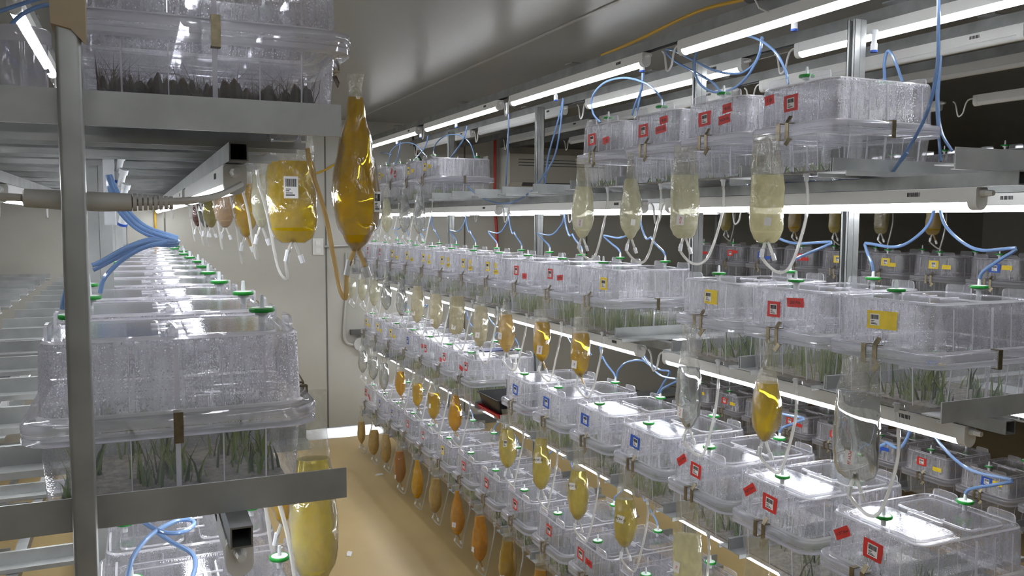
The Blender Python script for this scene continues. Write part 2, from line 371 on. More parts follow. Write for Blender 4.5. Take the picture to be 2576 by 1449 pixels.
# ------------------------------------------------------------------ lamps
def lamp_meshes(L):
    out = []
    h = MB(); h.loft([[(x, y, z) for x, z in ((-0.017, 0), (0.017, 0), (0.018, -0.006), (0.018, -0.033), (-0.018, -0.033), (-0.018, -0.006))] for y in (-L / 2 + 0.02, L / 2 - 0.02)], 0, True, True)
    d = MB(); arc = [(0.0165 * math.cos(a), -0.0333 - 0.0165 * math.sin(a)) for a in [PI * k / 6 for k in range(7)]]
    d.loft([[(x, y, z) for x, z in arc] for y in (-L / 2 + 0.02, L / 2 - 0.02)], 0, True, True)
    e = MB(); arc2 = [(0.0188 * math.cos(a), -0.0330 - 0.018 * math.sin(a)) for a in [PI * k / 6 for k in range(7)]] + [(-0.0188, -0.005), (-0.016, 0.0), (0.016, 0.0), (0.0188, -0.005)]
    e.loft([[(x, y, z) for x, z in arc2] for y in (-0.011, 0.011)], 0, True, True)
    c = MB(); c.tube(spline([(0, 0, -0.014), (0, 0.03, -0.014), (0.002, 0.05, -0.03), (0.002, 0.065, -0.075), (0.002, 0.09, -0.085), (0.002, 0.105, -0.03), (0, 0.118, -0.014)], 5), 0.0038, 6)
    k = MB(); k.tube([(0, 0, -0.014), (0, 0.010, -0.014), (0, 0.011, -0.014), (0, 0.028, -0.014)], [0.009, 0.009, 0.0075, 0.006], 8)
    bc = MB()
    for i in range(9): bc.box(-0.0187, -0.0178, -0.02 + i * 0.004, -0.02 + i * 0.004 + (0.0026 if i % 3 else 0.0014), -0.018, -0.008)
    return dict(h=h.mesh('housing', 'lamp_white'), on=d.mesh('diffuser', 'lamp_on'), off=d.mesh('diffuser', 'lamp_off'), e=e.mesh('end_cap', 'lamp_white'), c=c.mesh('cable', 'lamp_white'), k=k.mesh('plug', 'lamp_white'), b=bc.mesh('barcode_print', 'ink', False))
LM = {}
def lamp(x, y0, y1, z, label, on=True, cable=True, group='tube lamps', print_=True):
    L = round(y1 - y0, 2)
    if L not in LM: LM[L] = lamp_meshes(L)
    q = LM[L]; t = thing('tube_lamp', label, 'lamp', (x, (y0 + y1) / 2, z), 0, group)
    ob('housing', q['h'], t); ob('diffuser', q['on' if on else 'off'], t)
    for sg in (-1, 1): ob('end_cap', q['e'], t, (0, sg * (L / 2 - 0.011), 0))
    if cable: ob('cable', q['c'], t, (0, L / 2, 0))
    ob('plug', q['k'], t, (0, -L / 2, 0), (0, 0, PI))
    if print_: ob('barcode_print', q['b'], t, (0, -L / 2 + 0.17, 0))
    return t
def lamp_row(x, z, starts, L, text, on=True, **kw):
    for i, y in enumerate(starts):
        lamp(x, y, y + L, z, '%s tube lamp, %s %s' % ('lit' if on else 'unlit', ORD[i], text), on, group='lamps ' + text, **kw)
Z0 = 2.378
lamp_row(1.72, Z0, [-0.17, 1.26, 2.69, 4.05, 5.42], 1.21, 'under the ceiling along the aisle edge')
lamp_row(2.11, Z0, [-0.28, 1.13, 2.62], 1.21, 'under the ceiling, second from the aisle')
lamp_row(2.11, Z0, [4.09, 5.45], 1.21, 'further along the second ceiling line', False)
lamp_row(2.52, Z0, [0.4, 1.8, 3.2, 4.55], 1.21, 'under the ceiling behind the right rack', False)
lamp_row(2.95, Z0, [1.6, 3.0, 4.4], 1.21, 'on the third unlit ceiling line', False)
lamp_row(3.6, Z0 - 0.02, [1.6, 3.0, 4.4], 1.21, 'above the dim back rack', False)
for k, nm in ((1, 'top'), (2, 'second'), (3, 'third')):
    lamp_row(1.72, LEV[k] - 0.0445, [1.315, 2.69, 4.06, 5.43], 1.21, 'beneath the front of the %s right shelf' % nm)
    lamp_row(2.11, LEV[k] - 0.0445, [1.36, 2.73, 4.10, 5.47], 1.21, 'beneath the rear of the %s right shelf' % nm, k != 3)
for k, nm in ((1, 'upper'), (2, 'middle')):
    lamp_row((0.155, 0.122)[k - 1], LVL[k] - 0.0445, [(1.50, 1.22)[k - 1], 2.86, 4.22, 5.59], 1.21, 'beneath the aisle side of the %s left shelf' % nm)
    lamp_row(-0.33, LVL[k] - 0.0445, [1.30, 2.66, 4.02, 5.39], 1.21, 'beneath the far side of the %s left shelf' % nm)
lamp_row(0.155, Z0, [1.32, 2.7, 4.06, 5.4], 1.21, 'added unseen over the aisle side of the left rack top', print_=False)  # row out of view, added to brighten the upper boxes of the left rack
lamp_row(-0.29, Z0, [2.75, 4.1], 1.21, 'high above the left rack', print_=False)
lamp_row(0.75, CZ - 0.05, [-2.3, -0.9], 1.21, 'added unseen on the ceiling of the cross aisle', print_=False)  # unseen lamps behind the camera, added to light the left rack's near faces
lamp_row(0.1, CZ - 0.05, [-2.25, -0.85], 1.21, 'added unseen on the ceiling over the rack ends', print_=False)  # another unseen pair, added because the front rails came out dark
lamp_row(-0.6, CZ - 0.05, [-2.3, -0.9], 1.21, 'added unseen on the ceiling of the cross aisle, far side', print_=False)  # also added behind the camera as fill on the near rack faces
# ceiling beams that carry the lamps
for x, nm in ((1.72, 'aisle edge'), (2.11, 'second line'), (2.52, 'third line'), (2.95, 'fourth line'), (-0.29, 'left rack line'), (0.155, 'left rack aisle side')):
    m = MB(); m.box(x - 0.017, x + 0.017, YN + 0.3, YW - 0.02, Z0 + 0.034, Z0 + 0.037); m.box(x - 0.017, x - 0.0145, YN + 0.3, YW - 0.02, Z0, Z0 + 0.034); m.box(x + 0.0145, x + 0.017, YN + 0.3, YW - 0.02, Z0, Z0 + 0.034)
    t = thing('ceiling_channel', 'dark steel channel carrying tube lamps below the ceiling, %s' % nm, 'channel', (x, 0, Z0), 0, 'ceiling channels')
    ob('channel', m.mesh('channel', 'dark_steel', False), t, (-x, 0, -Z0))
    hb = MB(); hb.box(-0.055, 0.02, -0.03, 0.03, 0.037, 0.041)
    hm = hb.mesh('hanger', 'dark_steel', False)
    for y in (0.6, 1.9, 3.2, 4.5, 5.8): ob('hanger', hm, t, (0, y, 0))

# ------------------------------------------------------------------ culture boxes
def make_box_meshes():
    d = {}
    lo = MB()
    rings = [rrect(0.312, 0.232, 0.025, 0.0), rrect(0.338, 0.258, 0.033, 0.001), rrect(0.343, 0.264, 0.035, 0.007), rrect(0.355, 0.279, 0.036, 0.0945), rrect(0.364, 0.288, 0.038, 0.0975),
             rrect(0.392, 0.318, 0.044, 0.0975), rrect(0.398, 0.324, 0.046, 0.099), rrect(0.398, 0.324, 0.046, 0.106), rrect(0.393, 0.319, 0.044, 0.108), rrect(0.398, 0.324, 0.046, 0.110), rrect(0.398, 0.324, 0.046, 0.113)]
    lo.loft(rings, 0, True, False, ms=[1, 1, 0, 0, 2, 2, 2, 2, 2, 2])
    for (dx, dy) in ((-0.125, -0.07), (0.125, 0.07)):   # moulded sumps under the base
        lo.loft([rrect(0.048, 0.058, 0.008, 0.0005, 3, dx, dy), rrect(0.046, 0.056, 0.008, -0.012, 3, dx, dy), rrect(0.038, 0.048, 0.008, -0.017, 3, dx, dy)], 1, False, True)
    def ribs(mb, m, z0, l0, w0, z1, l1, w1):
        for sg in (-1, 1):
            for x, hw in ((-0.122, .0012), (-0.062, .0008), (0.0, .0035), (0.062, .0008), (0.122, .0012)):
                q = lambda z, w_: [(x - hw, sg * (w_ / 2 + 0.0002), z), (x + hw, sg * (w_ / 2 + 0.0002), z), (x + hw, sg * (w_ / 2 + 0.0016), z), (x - hw, sg * (w_ / 2 + 0.0016), z)]
                mb.loft([q(z0, w0), q(z1, w1)], m, True, True)
            for y, hw in ((-0.088, .0011), (0.088, .0011), (0.0, .0009)):
                q = lambda z, l_: [(sg * (l_ / 2 + 0.0002), y - hw, z), (sg * (l_ / 2 + 0.0002), y + hw, z), (sg * (l_ / 2 + 0.0012), y + hw, z), (sg * (l_ / 2 + 0.0012), y - hw, z)]
                mb.loft([q(z0, l0), q(z1, l1)], m, True, True)
    ribs(lo, 3, 0.009, 0.3433, 0.2644, 0.094, 0.355, 0.279)
    d['lo'] = lo.mesh('lower_tray', ['plastic_low', 'plastic_clear', 'plastic_rim', 'plastic_rib_glint'], True, 50)
    up = MB()
    rings = [rrect(0.398, 0.324, 0.046, 0.114), rrect(0.400, 0.326, 0.046, 0.116), rrect(0.400, 0.326, 0.046, 0.124), rrect(0.395, 0.321, 0.044, 0.128), rrect(0.364, 0.292, 0.038, 0.129), rrect(0.357, 0.285, 0.036, 0.134),
             rrect(0.351, 0.279, 0.034, 0.227), rrect(0.348, 0.276, 0.033, 0.234), rrect(0.341, 0.269, 0.030, 0.2378), rrect(0.330, 0.258, 0.028, 0.2368), rrect(0.326, 0.254, 0.027, 0.2325)]
    up.loft(rings, 0, False, False, ms=[2, 2, 2, 2, 3, 0, 0, 3, 1, 1])  # pale band on the top edge is a highlight put into the colour
    # sunken top with two raised panels and a groove between
    up.loft([rrect(0.326, 0.254, 0.027, 0.2325), rrect(0.02, 0.02, 0.005, 0.2325)], 1, False, True)
    for sx in (-1, 1):
        dx = sx * 0.082
        up.loft([rrect(0.130, 0.215, 0.02, 0.2326, 4, dx), rrect(0.127, 0.212, 0.02, 0.2365, 4, dx), rrect(0.121, 0.206, 0.018, 0.2368, 4, dx)], 1, False, False, ms=[3, 1]); up.loft([rrect(0.121, 0.206, 0.018, 0.2368, 4, dx), rrect(0.03, 0.10, 0.01, 0.2362, 4, dx)], 1, False, True)  # panel sides coloured pale to paint highlight lines on the lid
    up.loft([rrect(0.016, 0.10, 0.006, 0.2326, 3), rrect(0.014, 0.098, 0.006, 0.2385, 3), rrect(0.008, 0.09, 0.003, 0.2388, 3)], 3, False, True)
    for (ax, ay, bx, by) in ((-0.03, 0.03, 0.03, 0.03), (-0.03, -0.03, 0.03, -0.03)): up.tube([(ax, ay, 0.2372), (bx, by, 0.2372)], 0.0022, 6, 3)
    ribs(up, 3, 0.135, 0.357, 0.285, 0.226, 0.351, 0.279)
    d['up'] = up.mesh('upper_lid', ['plastic_fog', 'plastic_clear', 'plastic_rim', 'plastic_rib_glint'], True, 50)
    tb = MB(); w2 = 0.036; hh = 0.021
    outl = [(-w2, 0), (-w2, hh - 0.009), (-w2 + 0.003, hh - 0.003), (-w2 + 0.01, hh), (w2 - 0.01, hh), (w2 - 0.003, hh - 0.003), (w2, hh - 0.009), (w2, 0)]
    tb.loft([[(x, y, z) for y, z in outl] for x in (-0.0022, 0.0022)], 1, True, True); tb.mi[-1] = 0; tb.mi[-2] = 0  # pale rim colour draws the bright edge highlight of the tab
    d['tab'] = tb.mesh('lid_tab', ['plastic_tab', 'plastic_rib_glint'], True, 30)
    fl = MB(); fl.cyl((0, 0, 0), 0.006, 0.017, 12, 2); fl.cyl((0, 0, 0.013), 0.011, 0.004, 14, 2)
    prof = [(0.012, 0.0175), (0.0195, 0.018), (0.0205, 0.0195), (0.0205, 0.0235), (0.0195, 0.025), (0.0165, 0.0252)]
    fl.loft([[(r * math.cos(2 * PI * k / 24), r * math.sin(2 * PI * k / 24), z) for k in range(24)] for r, z in prof], 0, True, False)
    fl.loft([[(r * math.cos(2 * PI * k / 24), r * math.sin(2 * PI * k / 24), z) for k in range(24)] for r, z in ((0.0165, 0.0252), (0.0155, 0.0246), (0.004, 0.0262))], 1, False, True)
    d['fil'] = fl.mesh('air_filter', ['green_ring', 'filter_white', 'nozzle_white'], True, 40)
    nz = MB(); nz.loft([[(r * math.cos(2 * PI * k / 10), r * math.sin(2 * PI * k / 10), z) for k in range(10)] for r, z in ((0.0042, 0.026), (0.0038, 0.036), (0.0030, 0.046))], 0, True, True)
    d['noz'] = nz.mesh('nozzle', 'nozzle_white')
    cl = MB(); W = 0.0065
    cl.box(-0.2035, -0.2015, -W, W, 0.090, 0.134); cl.box(-0.2035, -0.183, -W, W, 0.132, 0.134); cl.box(-0.2035, -0.187, -W, W, 0.090, 0.092)
    d['clip'] = cl.mesh('clip', 'clip_metal', False)
    lv = MB(); M = Matrix.Translation((-0.203, 0, 0.133)) @ Matrix.Rotation(math.radians(28), 4, 'Y') @ Matrix.Rotation(math.radians(12), 4, 'X')
    lv.box(-0.001, 0.001, -W, W, 0, 0.021, 0, M); d['lev'] = lv.mesh('clip_lever', 'clip_metal', False); lv = MB()
    M = Matrix.Translation((-0.2035, -0.012, 0.092)) @ Matrix.Rotation(math.radians(28), 4, 'X') @ Matrix.Rotation(math.radians(15), 4, 'Y')
    lv.box(-0.001, 0.001, -W, W, -0.02, 0.002, 0, M)
    d['lev2'] = lv.mesh('clip_lever', 'clip_metal', False)
    po = MB(); po.cyl((0, 0, -0.018), 0.0052, 0.02, 10, 0, 0.007); po.cyl((0, 0, -0.004), 0.009, 0.004, 12, 0)
    d['port'] = po.mesh('drain_port', 'nozzle_white')
    # barcode label, unit 0.03 x 0.03, normal -x, u = -y
    bc = MB(); bc.box(-0.0004, 0, -0.015, 0.015, -0.015, 0.015, 0)
    x = -0.0125; rnd = random.Random(3)
    while x < 0.0125:
        wd = rnd.choice((0.0006, 0.0009, 0.0014)); bc.box(-0.0007, -0.0004, -(x + wd), -x, 0.001, 0.0125, 1); x += wd + rnd.choice((0.0006, 0.001))
    for i, (z, ln) in enumerate(((-0.0025, 0.011), (-0.005, 0.008), (-0.0082, 0.015), (-0.0115, 0.020))): bc.box(-0.0007, -0.0004, 0.0115 - ln, 0.0115, z - 0.0007, z + 0.0006 + (0.0006 if i == 3 else 0), 1)
    d['bar'] = bc.mesh('barcode_label', ['paper', 'ink'], False)
    return d
BM = make_box_meshes()
TAPE = {}
def tape_mesh(col, wd, ht, rag):
    key = (col, round(wd, 3), round(ht, 3), rag)
    if key not in TAPE:
        r = random.Random(hash(key) & 255 if False else int(wd * 7000 + ht * 3000)); j = lambda: (r.random() - 0.5) * 0.004
        pts = [(-wd / 2 + j(), -ht / 2), (wd / 2 + j(), -ht / 2 + j() * 0.4), (wd / 2 + j(), 0), (wd / 2 + j(), ht / 2), (-wd / 2 + j(), ht / 2 + j() * 0.4), (-wd / 2 + j(), 0)]
        m = MB(); m.loft([[(x, -u, v) for u, v in pts] for x in (0, -0.0004)], 0, True, True)
        TAPE[key] = m.mesh('tape_label', 'tape_' + col, False)
    return TAPE[key]
TXT = {}
def text_mesh(body, size, mat):
    key = (body, size, mat)
    if key not in TXT:
        cu = bpy.data.curves.new('t', 'FONT'); cu.body = body; cu.size = size; cu.align_x = 'CENTER'; cu.align_y = 'CENTER'; cu.shear = 0.25; cu.offset = size * 0.015; cu.resolution_u = 2
        o = bpy.data.objects.new('t', cu); COL.objects.link(o); dg = bpy.context.evaluated_depsgraph_get()
        me = bpy.data.meshes.new_from_object(o.evaluated_get(dg)); bpy.data.objects.remove(o)
        me.transform(Matrix(((0, 0, -1, 0), (-1, 0, 0, 0), (0, 1, 0, 0), (0, 0, 0, 1))))
        me.materials.clear(); me.materials.append(MATS[mat]); me.name = 'handwriting'; TXT[key] = me
    return TXT[key]
def sticker(t, col, u, z, wd, ht, rot=0.0, bar=None, text=None):
    xf = -(0.1785 - 0.003 * max(0, (z - ht / 2 - 0.14)) / 0.086) - 0.0016
    tp = ob('tape_label', tape_mesh(col, wd, ht, 0), t, mat=Matrix.Translation((xf, -u, z)) @ Matrix.Rotation(-rot, 4, 'X'))
    if bar is not None:
        k = ht * 0.64 / 0.03
        ob('barcode_label', BM['bar'], tp, mat=Matrix.Translation((-0.0005, -bar, 0)) @ Matrix.Diagonal((1, k, k, 1)))
    if text: ob('handwriting', text_mesh(text, min(ht * 0.62, wd / max(2, len(text)) * 1.7), 'ink'), tp, (-0.0006, 0, 0))
    return tp
def culture_box(x, y, z, rotz, label, group, stickers=(), clips=True, filters=(1, 1), tabs=True, detail=2, open_end=False):
    t = thing('culture_box', label, 'box', (x, y, z), rotz, group)
    ob('lower_tray', BM['lo'], t); ob('upper_lid', BM['up'], t)
    if detail >= 1:
        for sx in (-1, 1):
            for sy in (-1, 1): ob('lid_tab', BM['tab'], t, (sx * 0.165, sy * 0.078, LID - 0.001))
    for sx, on in zip((-1, 1), filters):
        if on:
            f = ob('air_filter', BM['fil'], t, (sx * 0.1375, 0, LID - 0.0015)); ob('nozzle', BM['noz'], f)
    if clips:
        for dy in (0.028, -0.004):
            c = ob('clip', BM['clip'], t, (0, dy, 0))
        ob('clip_lever', BM['lev'], c); ob('clip_lever', BM['lev2'], c)
        if open_end:
            for sg in ((1,) if rotz == 0 else (-1,)):
                c = ob('clip', BM['clip'], t, mat=Matrix.Rotation(sg * PI / 2, 4, 'Z') @ Matrix.Translation((0.0375, 0, 0)))
    ob('drain_port', BM['port'], t, (-0.155, -0.03, 0.0))
    for st in stickers: sticker(t, *st)
    return t
# plants: one loose mass per box
def plants_mesh(kind, seed):
    r = random.Random(seed); m = MB()
    m.box(-0.155, 0.155, -0.12, 0.12, 0.002, 0.006, 2)
    spec = dict(tall=(420, 0.045, 0.088, 0.35), low=(240, 0.012, 0.04, 1.0), tuft=(260, 0.02, 0.072, 0.6), moss=(1500, 0.025, 0.085, 1.2), thin=(260, 0.03, 0.075, 0.5))[kind]
    n, h0, h1, lean = spec
    cl = [(r.uniform(-0.145, 0.145), r.uniform(-0.115, 0.115)) for _ in range(60 if kind in ('tall', 'moss') else 16)]
    if kind == 'moss':
        for _ in range(340):
            bx, by, br, bh = r.uniform(-0.15, 0.15), r.uniform(-0.118, 0.118), r.uniform(0.006, 0.013), r.uniform(0.022, 0.05)
            m.loft([[(bx + q * br * math.cos(a) * r.uniform(.8, 1.15), by + q * br * math.sin(a) * r.uniform(.8, 1.15) * .8, z * bh + 0.004) for a in [2 * PI * k / 7 for k in range(7)]] for q, z in ((1, 0), (.95, .5), (.6, .85), (.15, 1))], r.choice((0, 0, 1, 2)), False, True)
    for _ in range(n):
        cx, cy_ = r.choice(cl); x = max(-0.152, min(0.152, cx + r.gauss(0, 0.012))); y = max(-0.12, min(0.12, cy_ + r.gauss(0, 0.012)))
        h = r.uniform(h0, h1); a = r.uniform(0, 2 * PI); ln = r.uniform(0, lean) * h; wd = r.uniform(0.0008, 0.0018) * (0.5 if kind == 'moss' else 1.5)
        dx, dy = math.cos(a), math.sin(a); b = r.uniform(0, PI); ux, uy = math.cos(b) * wd, math.sin(b) * wd
        cl_ = lambda v, q: max(-q, min(q, v))
        x1, y1 = cl_(x + dx * ln * 0.35, 0.153), cl_(y + dy * ln * 0.35, 0.122); x2, y2 = cl_(x + dx * ln, 0.155), cl_(y + dy * ln, 0.124)
        m.add([(x - ux, y - uy, 0.005), (x + ux, y + uy, 0.005), (x1 + ux * 0.8, y1 + uy * 0.8, h * 0.6), (x1 - ux * 0.8, y1 - uy * 0.8, h * 0.6), (x2, y2, h)], [(0, 1, 2, 3), (3, 2, 4)], 0 if r.random() < 0.62 else 1)
    mats = dict(tall=['leaf_pale', 'leaf_green', 'substrate'], low=['leaf_green', 'leaf_dark', 'substrate'], tuft=['leaf_green', 'leaf_dark', 'substrate'], moss=['leaf_brown', 'dark_soil', 'dark_soil'], thin=['leaf_green', 'leaf_pale', 'substrate'])[kind]
    return m.mesh('plantlets', mats, False)
PM = {(k, s_): plants_mesh(k, 11 + s_) for k in ('tall', 'low', 'tuft', 'moss', 'thin') for s_ in (0, 1)}
PTXT = dict(tall='dense tall grassy seedlings', low='sparse low sprouts', tuft='short green tufts of seedlings', moss='dark brown mossy growth', thin='thin upright green shoots')
def plants(x, y, z, rotz, kind, where, i):
    o = ob('plantlets', PM[(kind, i % 2)], None, (x, y, z + 0.0025), (0, 0, rotz + (PI if i % 3 == 1 else 0)))
    tag(o, '%s growing inside the %s' % (PTXT[kind], where), 'plants', 'plants in the culture boxes', 'stuff')

SH = {1: 'top', 2: 'second', 3: 'third', 4: 'lowest'}
R, Y, B_ = 'red', 'yellow', 'blue'
def main(c, u=0.0, z=0.185, wd=0.058, ht=0.042, rot=0.0, bar=0.0): return (c, u, z, wd, ht, rot, bar, None)
def note(c, u, z, wd=0.042, ht=0.022, rot=0.0, text=None): return (c, u, z, wd, ht, rot, None, text)
ST = {}
ST[1] = [[note(R, -0.095, 0.205, 0.036, 0.025, 0.12, '1 lp'), main(R, -0.01, 0.187, 0.052, 0.042, 0.05)],
         [main(R, -0.035, 0.185, 0.062, 0.042, 0.06), note(R, 0.07, 0.205, 0.042, 0.026, 0.08, '4plts'), note(R, 0.06, 0.174, 0.055, 0.026, 0.1, 'NaDu Elp')],
         [main(R, -0.045, 0.182, 0.058, 0.042, 0.05), note(R, 0.075, 0.205, 0.045, 0.024, 0.08, '4plts'), note(R, 0.06, 0.176, 0.06, 0.024, 0.08, 'NaDu Elp')],
         [main(R, -0.05, 0.182, 0.055, 0.042, 0.06), note(R, 0.055, 0.17, 0.045, 0.024, 0.1, '1 lp')],
         [main(Y, -0.035, 0.19, 0.05, 0.045), note(Y, 0.05, 0.19, 0.042, 0.022)], [main(Y, -0.04, 0.185, 0.05, 0.045), note(Y, 0.05, 0.18, 0.042, 0.022)],
         [note(R, -0.06, 0.20, 0.05, 0.022, 0.7), main(R, 0.03, 0.18, 0.042, 0.042)], [main(Y, -0.03, 0.185, 0.05, 0.045), note(Y, 0.05, 0.185, 0.042, 0.022)]]
ST[2] = [[main(Y, 0.0, 0.190, 0.085, 0.042, 0.03, -0.02)], [main(R, -0.035, 0.18, 0.050, 0.042, 0.02, 0.0), note(R, 0.045, 0.205, 0.062, 0.024, 0.06, '200 Plts.')],
         [main(Y, 0.02, 0.19, 0.058, 0.042, 0.0, -0.012)], [main(Y, 0.075, 0.185, 0.05, 0.045)], [main(R, -0.03, 0.195, 0.045, 0.042), note(R, 0.06, 0.185, 0.05, 0.022, 0.1, '220 Plts')], [main(R, -0.035, 0.19, 0.05, 0.042), note(R, 0.055, 0.17, 0.045, 0.024, 0.05, '1 lp')]]
for i in range(6): ST[2].append([main(Y, -0.04, 0.19, 0.045, 0.045), note(Y, 0.065, 0.17, 0.05, 0.02, 0.05, 'NaDu Plt')] + ([note(Y, 0.06, 0.2, 0.025, 0.025)] if i < 4 else []))
for i in range(3): ST[2].append([main(R, -0.02, 0.19, 0.032, 0.045)])
ST[3] = [[note(R, -0.085, 0.195, 0.05, 0.026, 0.55, '0-25T Raw'), main(R, 0.01, 0.185, 0.056, 0.046, -0.06)], [note(R, -0.085, 0.2, 0.052, 0.024, 0.62, '0-25T Raw'), main(R, 0.0, 0.187, 0.056, 0.046, -0.06)], [note(R, -0.085, 0.2, 0.05, 0.026, 0.6, '0-25T Raw'), main(R, -0.01, 0.187, 0.052, 0.044, -0.06)]]
ST[3] += [[main(B_, -0.02, 0.19, 0.06, 0.044, -0.08, 0.004)], [main(B_, -0.04, 0.19, 0.062, 0.044, -0.06, 0.004)], [main(B_, -0.03, 0.19, 0.058, 0.044, -0.06)], [main(B_, -0.01, 0.185, 0.056, 0.046, -0.06)]]
ST[3] += [[main(R, 0.03, 0.19, 0.04, 0.044), note(R, -0.04, 0.17, 0.05, 0.024, -0.2)], [main(R, 0.03, 0.19, 0.04, 0.044), note(R, -0.03, 0.165, 0.028, 0.024)], [main(R, 0.02, 0.19, 0.04, 0.044), note(R, -0.045, 0.195, 0.028, 0.024)], [main(B_, 0.0, 0.19, 0.04, 0.044)]] + [[main(Y, -0.03, 0.19, 0.05, 0.05), note(Y, 0.05, 0.175, 0.04, 0.024)] for _ in range(3)]
ST[4] = [[main(R, -0.02, 0.19, 0.045, 0.046)], [main(R, -0.06, 0.19, 0.048, 0.046, -0.06), note(R, 0.005, 0.18, 0.05, 0.026, -0.1, '0am')]] + [[main(R, -0.01 * (i % 3), 0.19, 0.046, 0.046, -0.05)] for i in range(4)] + [[main(Y, 0.0, 0.19, 0.045, 0.048)], [main(R, -0.02, 0.19, 0.03, 0.046)], [main(R, 0.0, 0.19, 0.04, 0.046)], [main(B_, -0.02, 0.18, 0.03, 0.05)], [main(B_, 0.0, 0.185, 0.03, 0.05)], [main(R, -0.06, 0.19, 0.05, 0.05), note(R, 0.04, 0.17, 0.07, 0.02, -0.5)]]
TAPEN = dict(red='red', yellow='yellow', blue='blue')
PK = {1: ['low', 'low', 'low', 'low', 'thin', 'thin', 'low', 'low'], 2: ['tuft', 'tall', 'tuft', 'tall', 'tall', 'tall', 'tuft', 'thin', 'tuft', 'tuft', 'thin', 'tuft', 'low', 'low', 'low'], 3: ['tuft', 'tuft', 'tuft', 'thin', 'tuft', 'thin', 'thin', 'tall', 'thin', 'thin', 'tall', 'low', 'low', 'low'], 4: ['low', 'low', 'tuft', 'tuft', 'tuft', 'thin', 'tuft', 'thin', 'tuft', 'tuft', 'low', 'low']}
for k, row in ROWS.items():
    dx = 0.022 if k == 1 else 0.0
    for i, y in enumerate(row):
        st = ST[k][i] if i < len(ST[k]) else []
        culture_box(RX + dx, y, LEV[k], 0, 'fogged clear culture box with %s label, %s along the right rack %s shelf' % (TAPEN[st[0][0]] if st else 'no', ORD[i], SH[k]), 'culture boxes on the right rack', st, True, (1, 1), True, 2, i == 0 or y - row[i - 1] > 0.36)
        plants(RX + dx, y, LEV[k], 0, PK[k][i], '%s box of the right rack %s shelf' % (ORD[i], SH[k]), i)
for nm, row, lev, cx in (('upper', ROW_A, 1, 0.110), ('middle', ROW_B, 2, LBX), ('lower', ROW_C, 3, 0.105)):
    for i, y in enumerate(row):
        jx = 0 if i == 0 else random.uniform(-0.012, 0.012)
        culture_box(cx + jx, y, LVL[lev] + (0.014 if lev == 1 else 0.003), PI, 'fogged clear culture box without label, %s along the left rack %s shelf' % (ORD[i], nm), 'culture boxes on the left rack', [], True, (1, 1), True, 2, i == 0)
        plants(cx + jx, y, LVL[lev] + (0.014 if lev == 1 else 0.003), PI, 'moss' if nm == 'upper' else ('tuft', 'low', 'thin')[i % 3], '%s box of the left rack %s shelf' % (ORD[i], nm), i)
for k in (1, 2, 3, 4):
    for i, y in enumerate(BROW):
        r = random.Random(i * 7 + k); c = r.choice((R, R, Y, B_))
        st = [main(c, r.uniform(-0.03, 0.03), 0.19, 0.06, 0.044), note(r.choice((c, Y)), r.uniform(0.07, 0.09), r.uniform(0.165, 0.2), 0.055, 0.022)] if k > 1 else []
        culture_box(BX, y, LEV[k], 0, 'shadowed culture box%s, %s along the dim back rack %s shelf' % (' with %s tape' % c if st else '', ORD[i], SH[k]), 'culture boxes on the dim back rack', st, True, (1, 1), True, 1)

# ------------------------------------------------------------------ hanging bags
def interp(tab, t):
    for (a, b), (c, d) in zip(tab, tab[1:]):
        if t <= c: q = (t - a) / (c - a); q = q * q * (3 - 2 * q); return b + (d - b) * q
    return tab[-1][1]
PROF = dict(drop=([(0, .36), (.08, .25), (.22, .38), (.42, .72), (.6, .95), (.72, 1.0), (.85, .86), (.94, .50), (1, .14)], [(0, .10), (.12, .12), (.3, .34), (.5, .72), (.7, .86), (.85, .72), (.94, .42), (1, .12)]),
            slim=([(0, .62), (.12, .52), (.3, .66), (.5, .92), (.7, 1.0), (.85, .86), (.94, .55), (1, .16)], [(0, .10), (.15, .16), (.35, .42), (.55, .70), (.75, .78), (.88, .6), (.95, .36), (1, .12)]),
            flat=([(0, .80), (.1, .78), (.3, .92), (.5, 1.0), (.75, 1.0), (.88, .95), (.95, .80), (1, .46)], [(0, .06), (.15, .10), (.3, .24), (.5, .42), (.75, .48), (.88, .38), (.95, .18), (1, .05)]))
def bag_ring(shape, t, wd, seed, n=26, k=1.0):
    pw, pd = PROF[shape]; r = random.Random(seed); ph = [r.uniform(0, 6.28) for _ in range(6)]
    hw, hd = interp(pw, t) * wd / 2 * k, interp(pd, t) * wd / 2 * k; out = []
    for i in range(n):
        a = 2 * PI * i / n
        wr = 1 + 0.035 * math.sin(5 * a + ph[0] + 7 * t) + 0.03 * math.sin(3 * a + ph[1] - 11 * t) + 0.025 * math.sin(8 * a + ph[2]) * (1 - t) + 0.018 * math.sin(38 * t + 2 * a + ph[3])
        out.append((hw * math.cos(a) * wr, hd * math.sin(a) * wr))
    return out
TUBES = {}
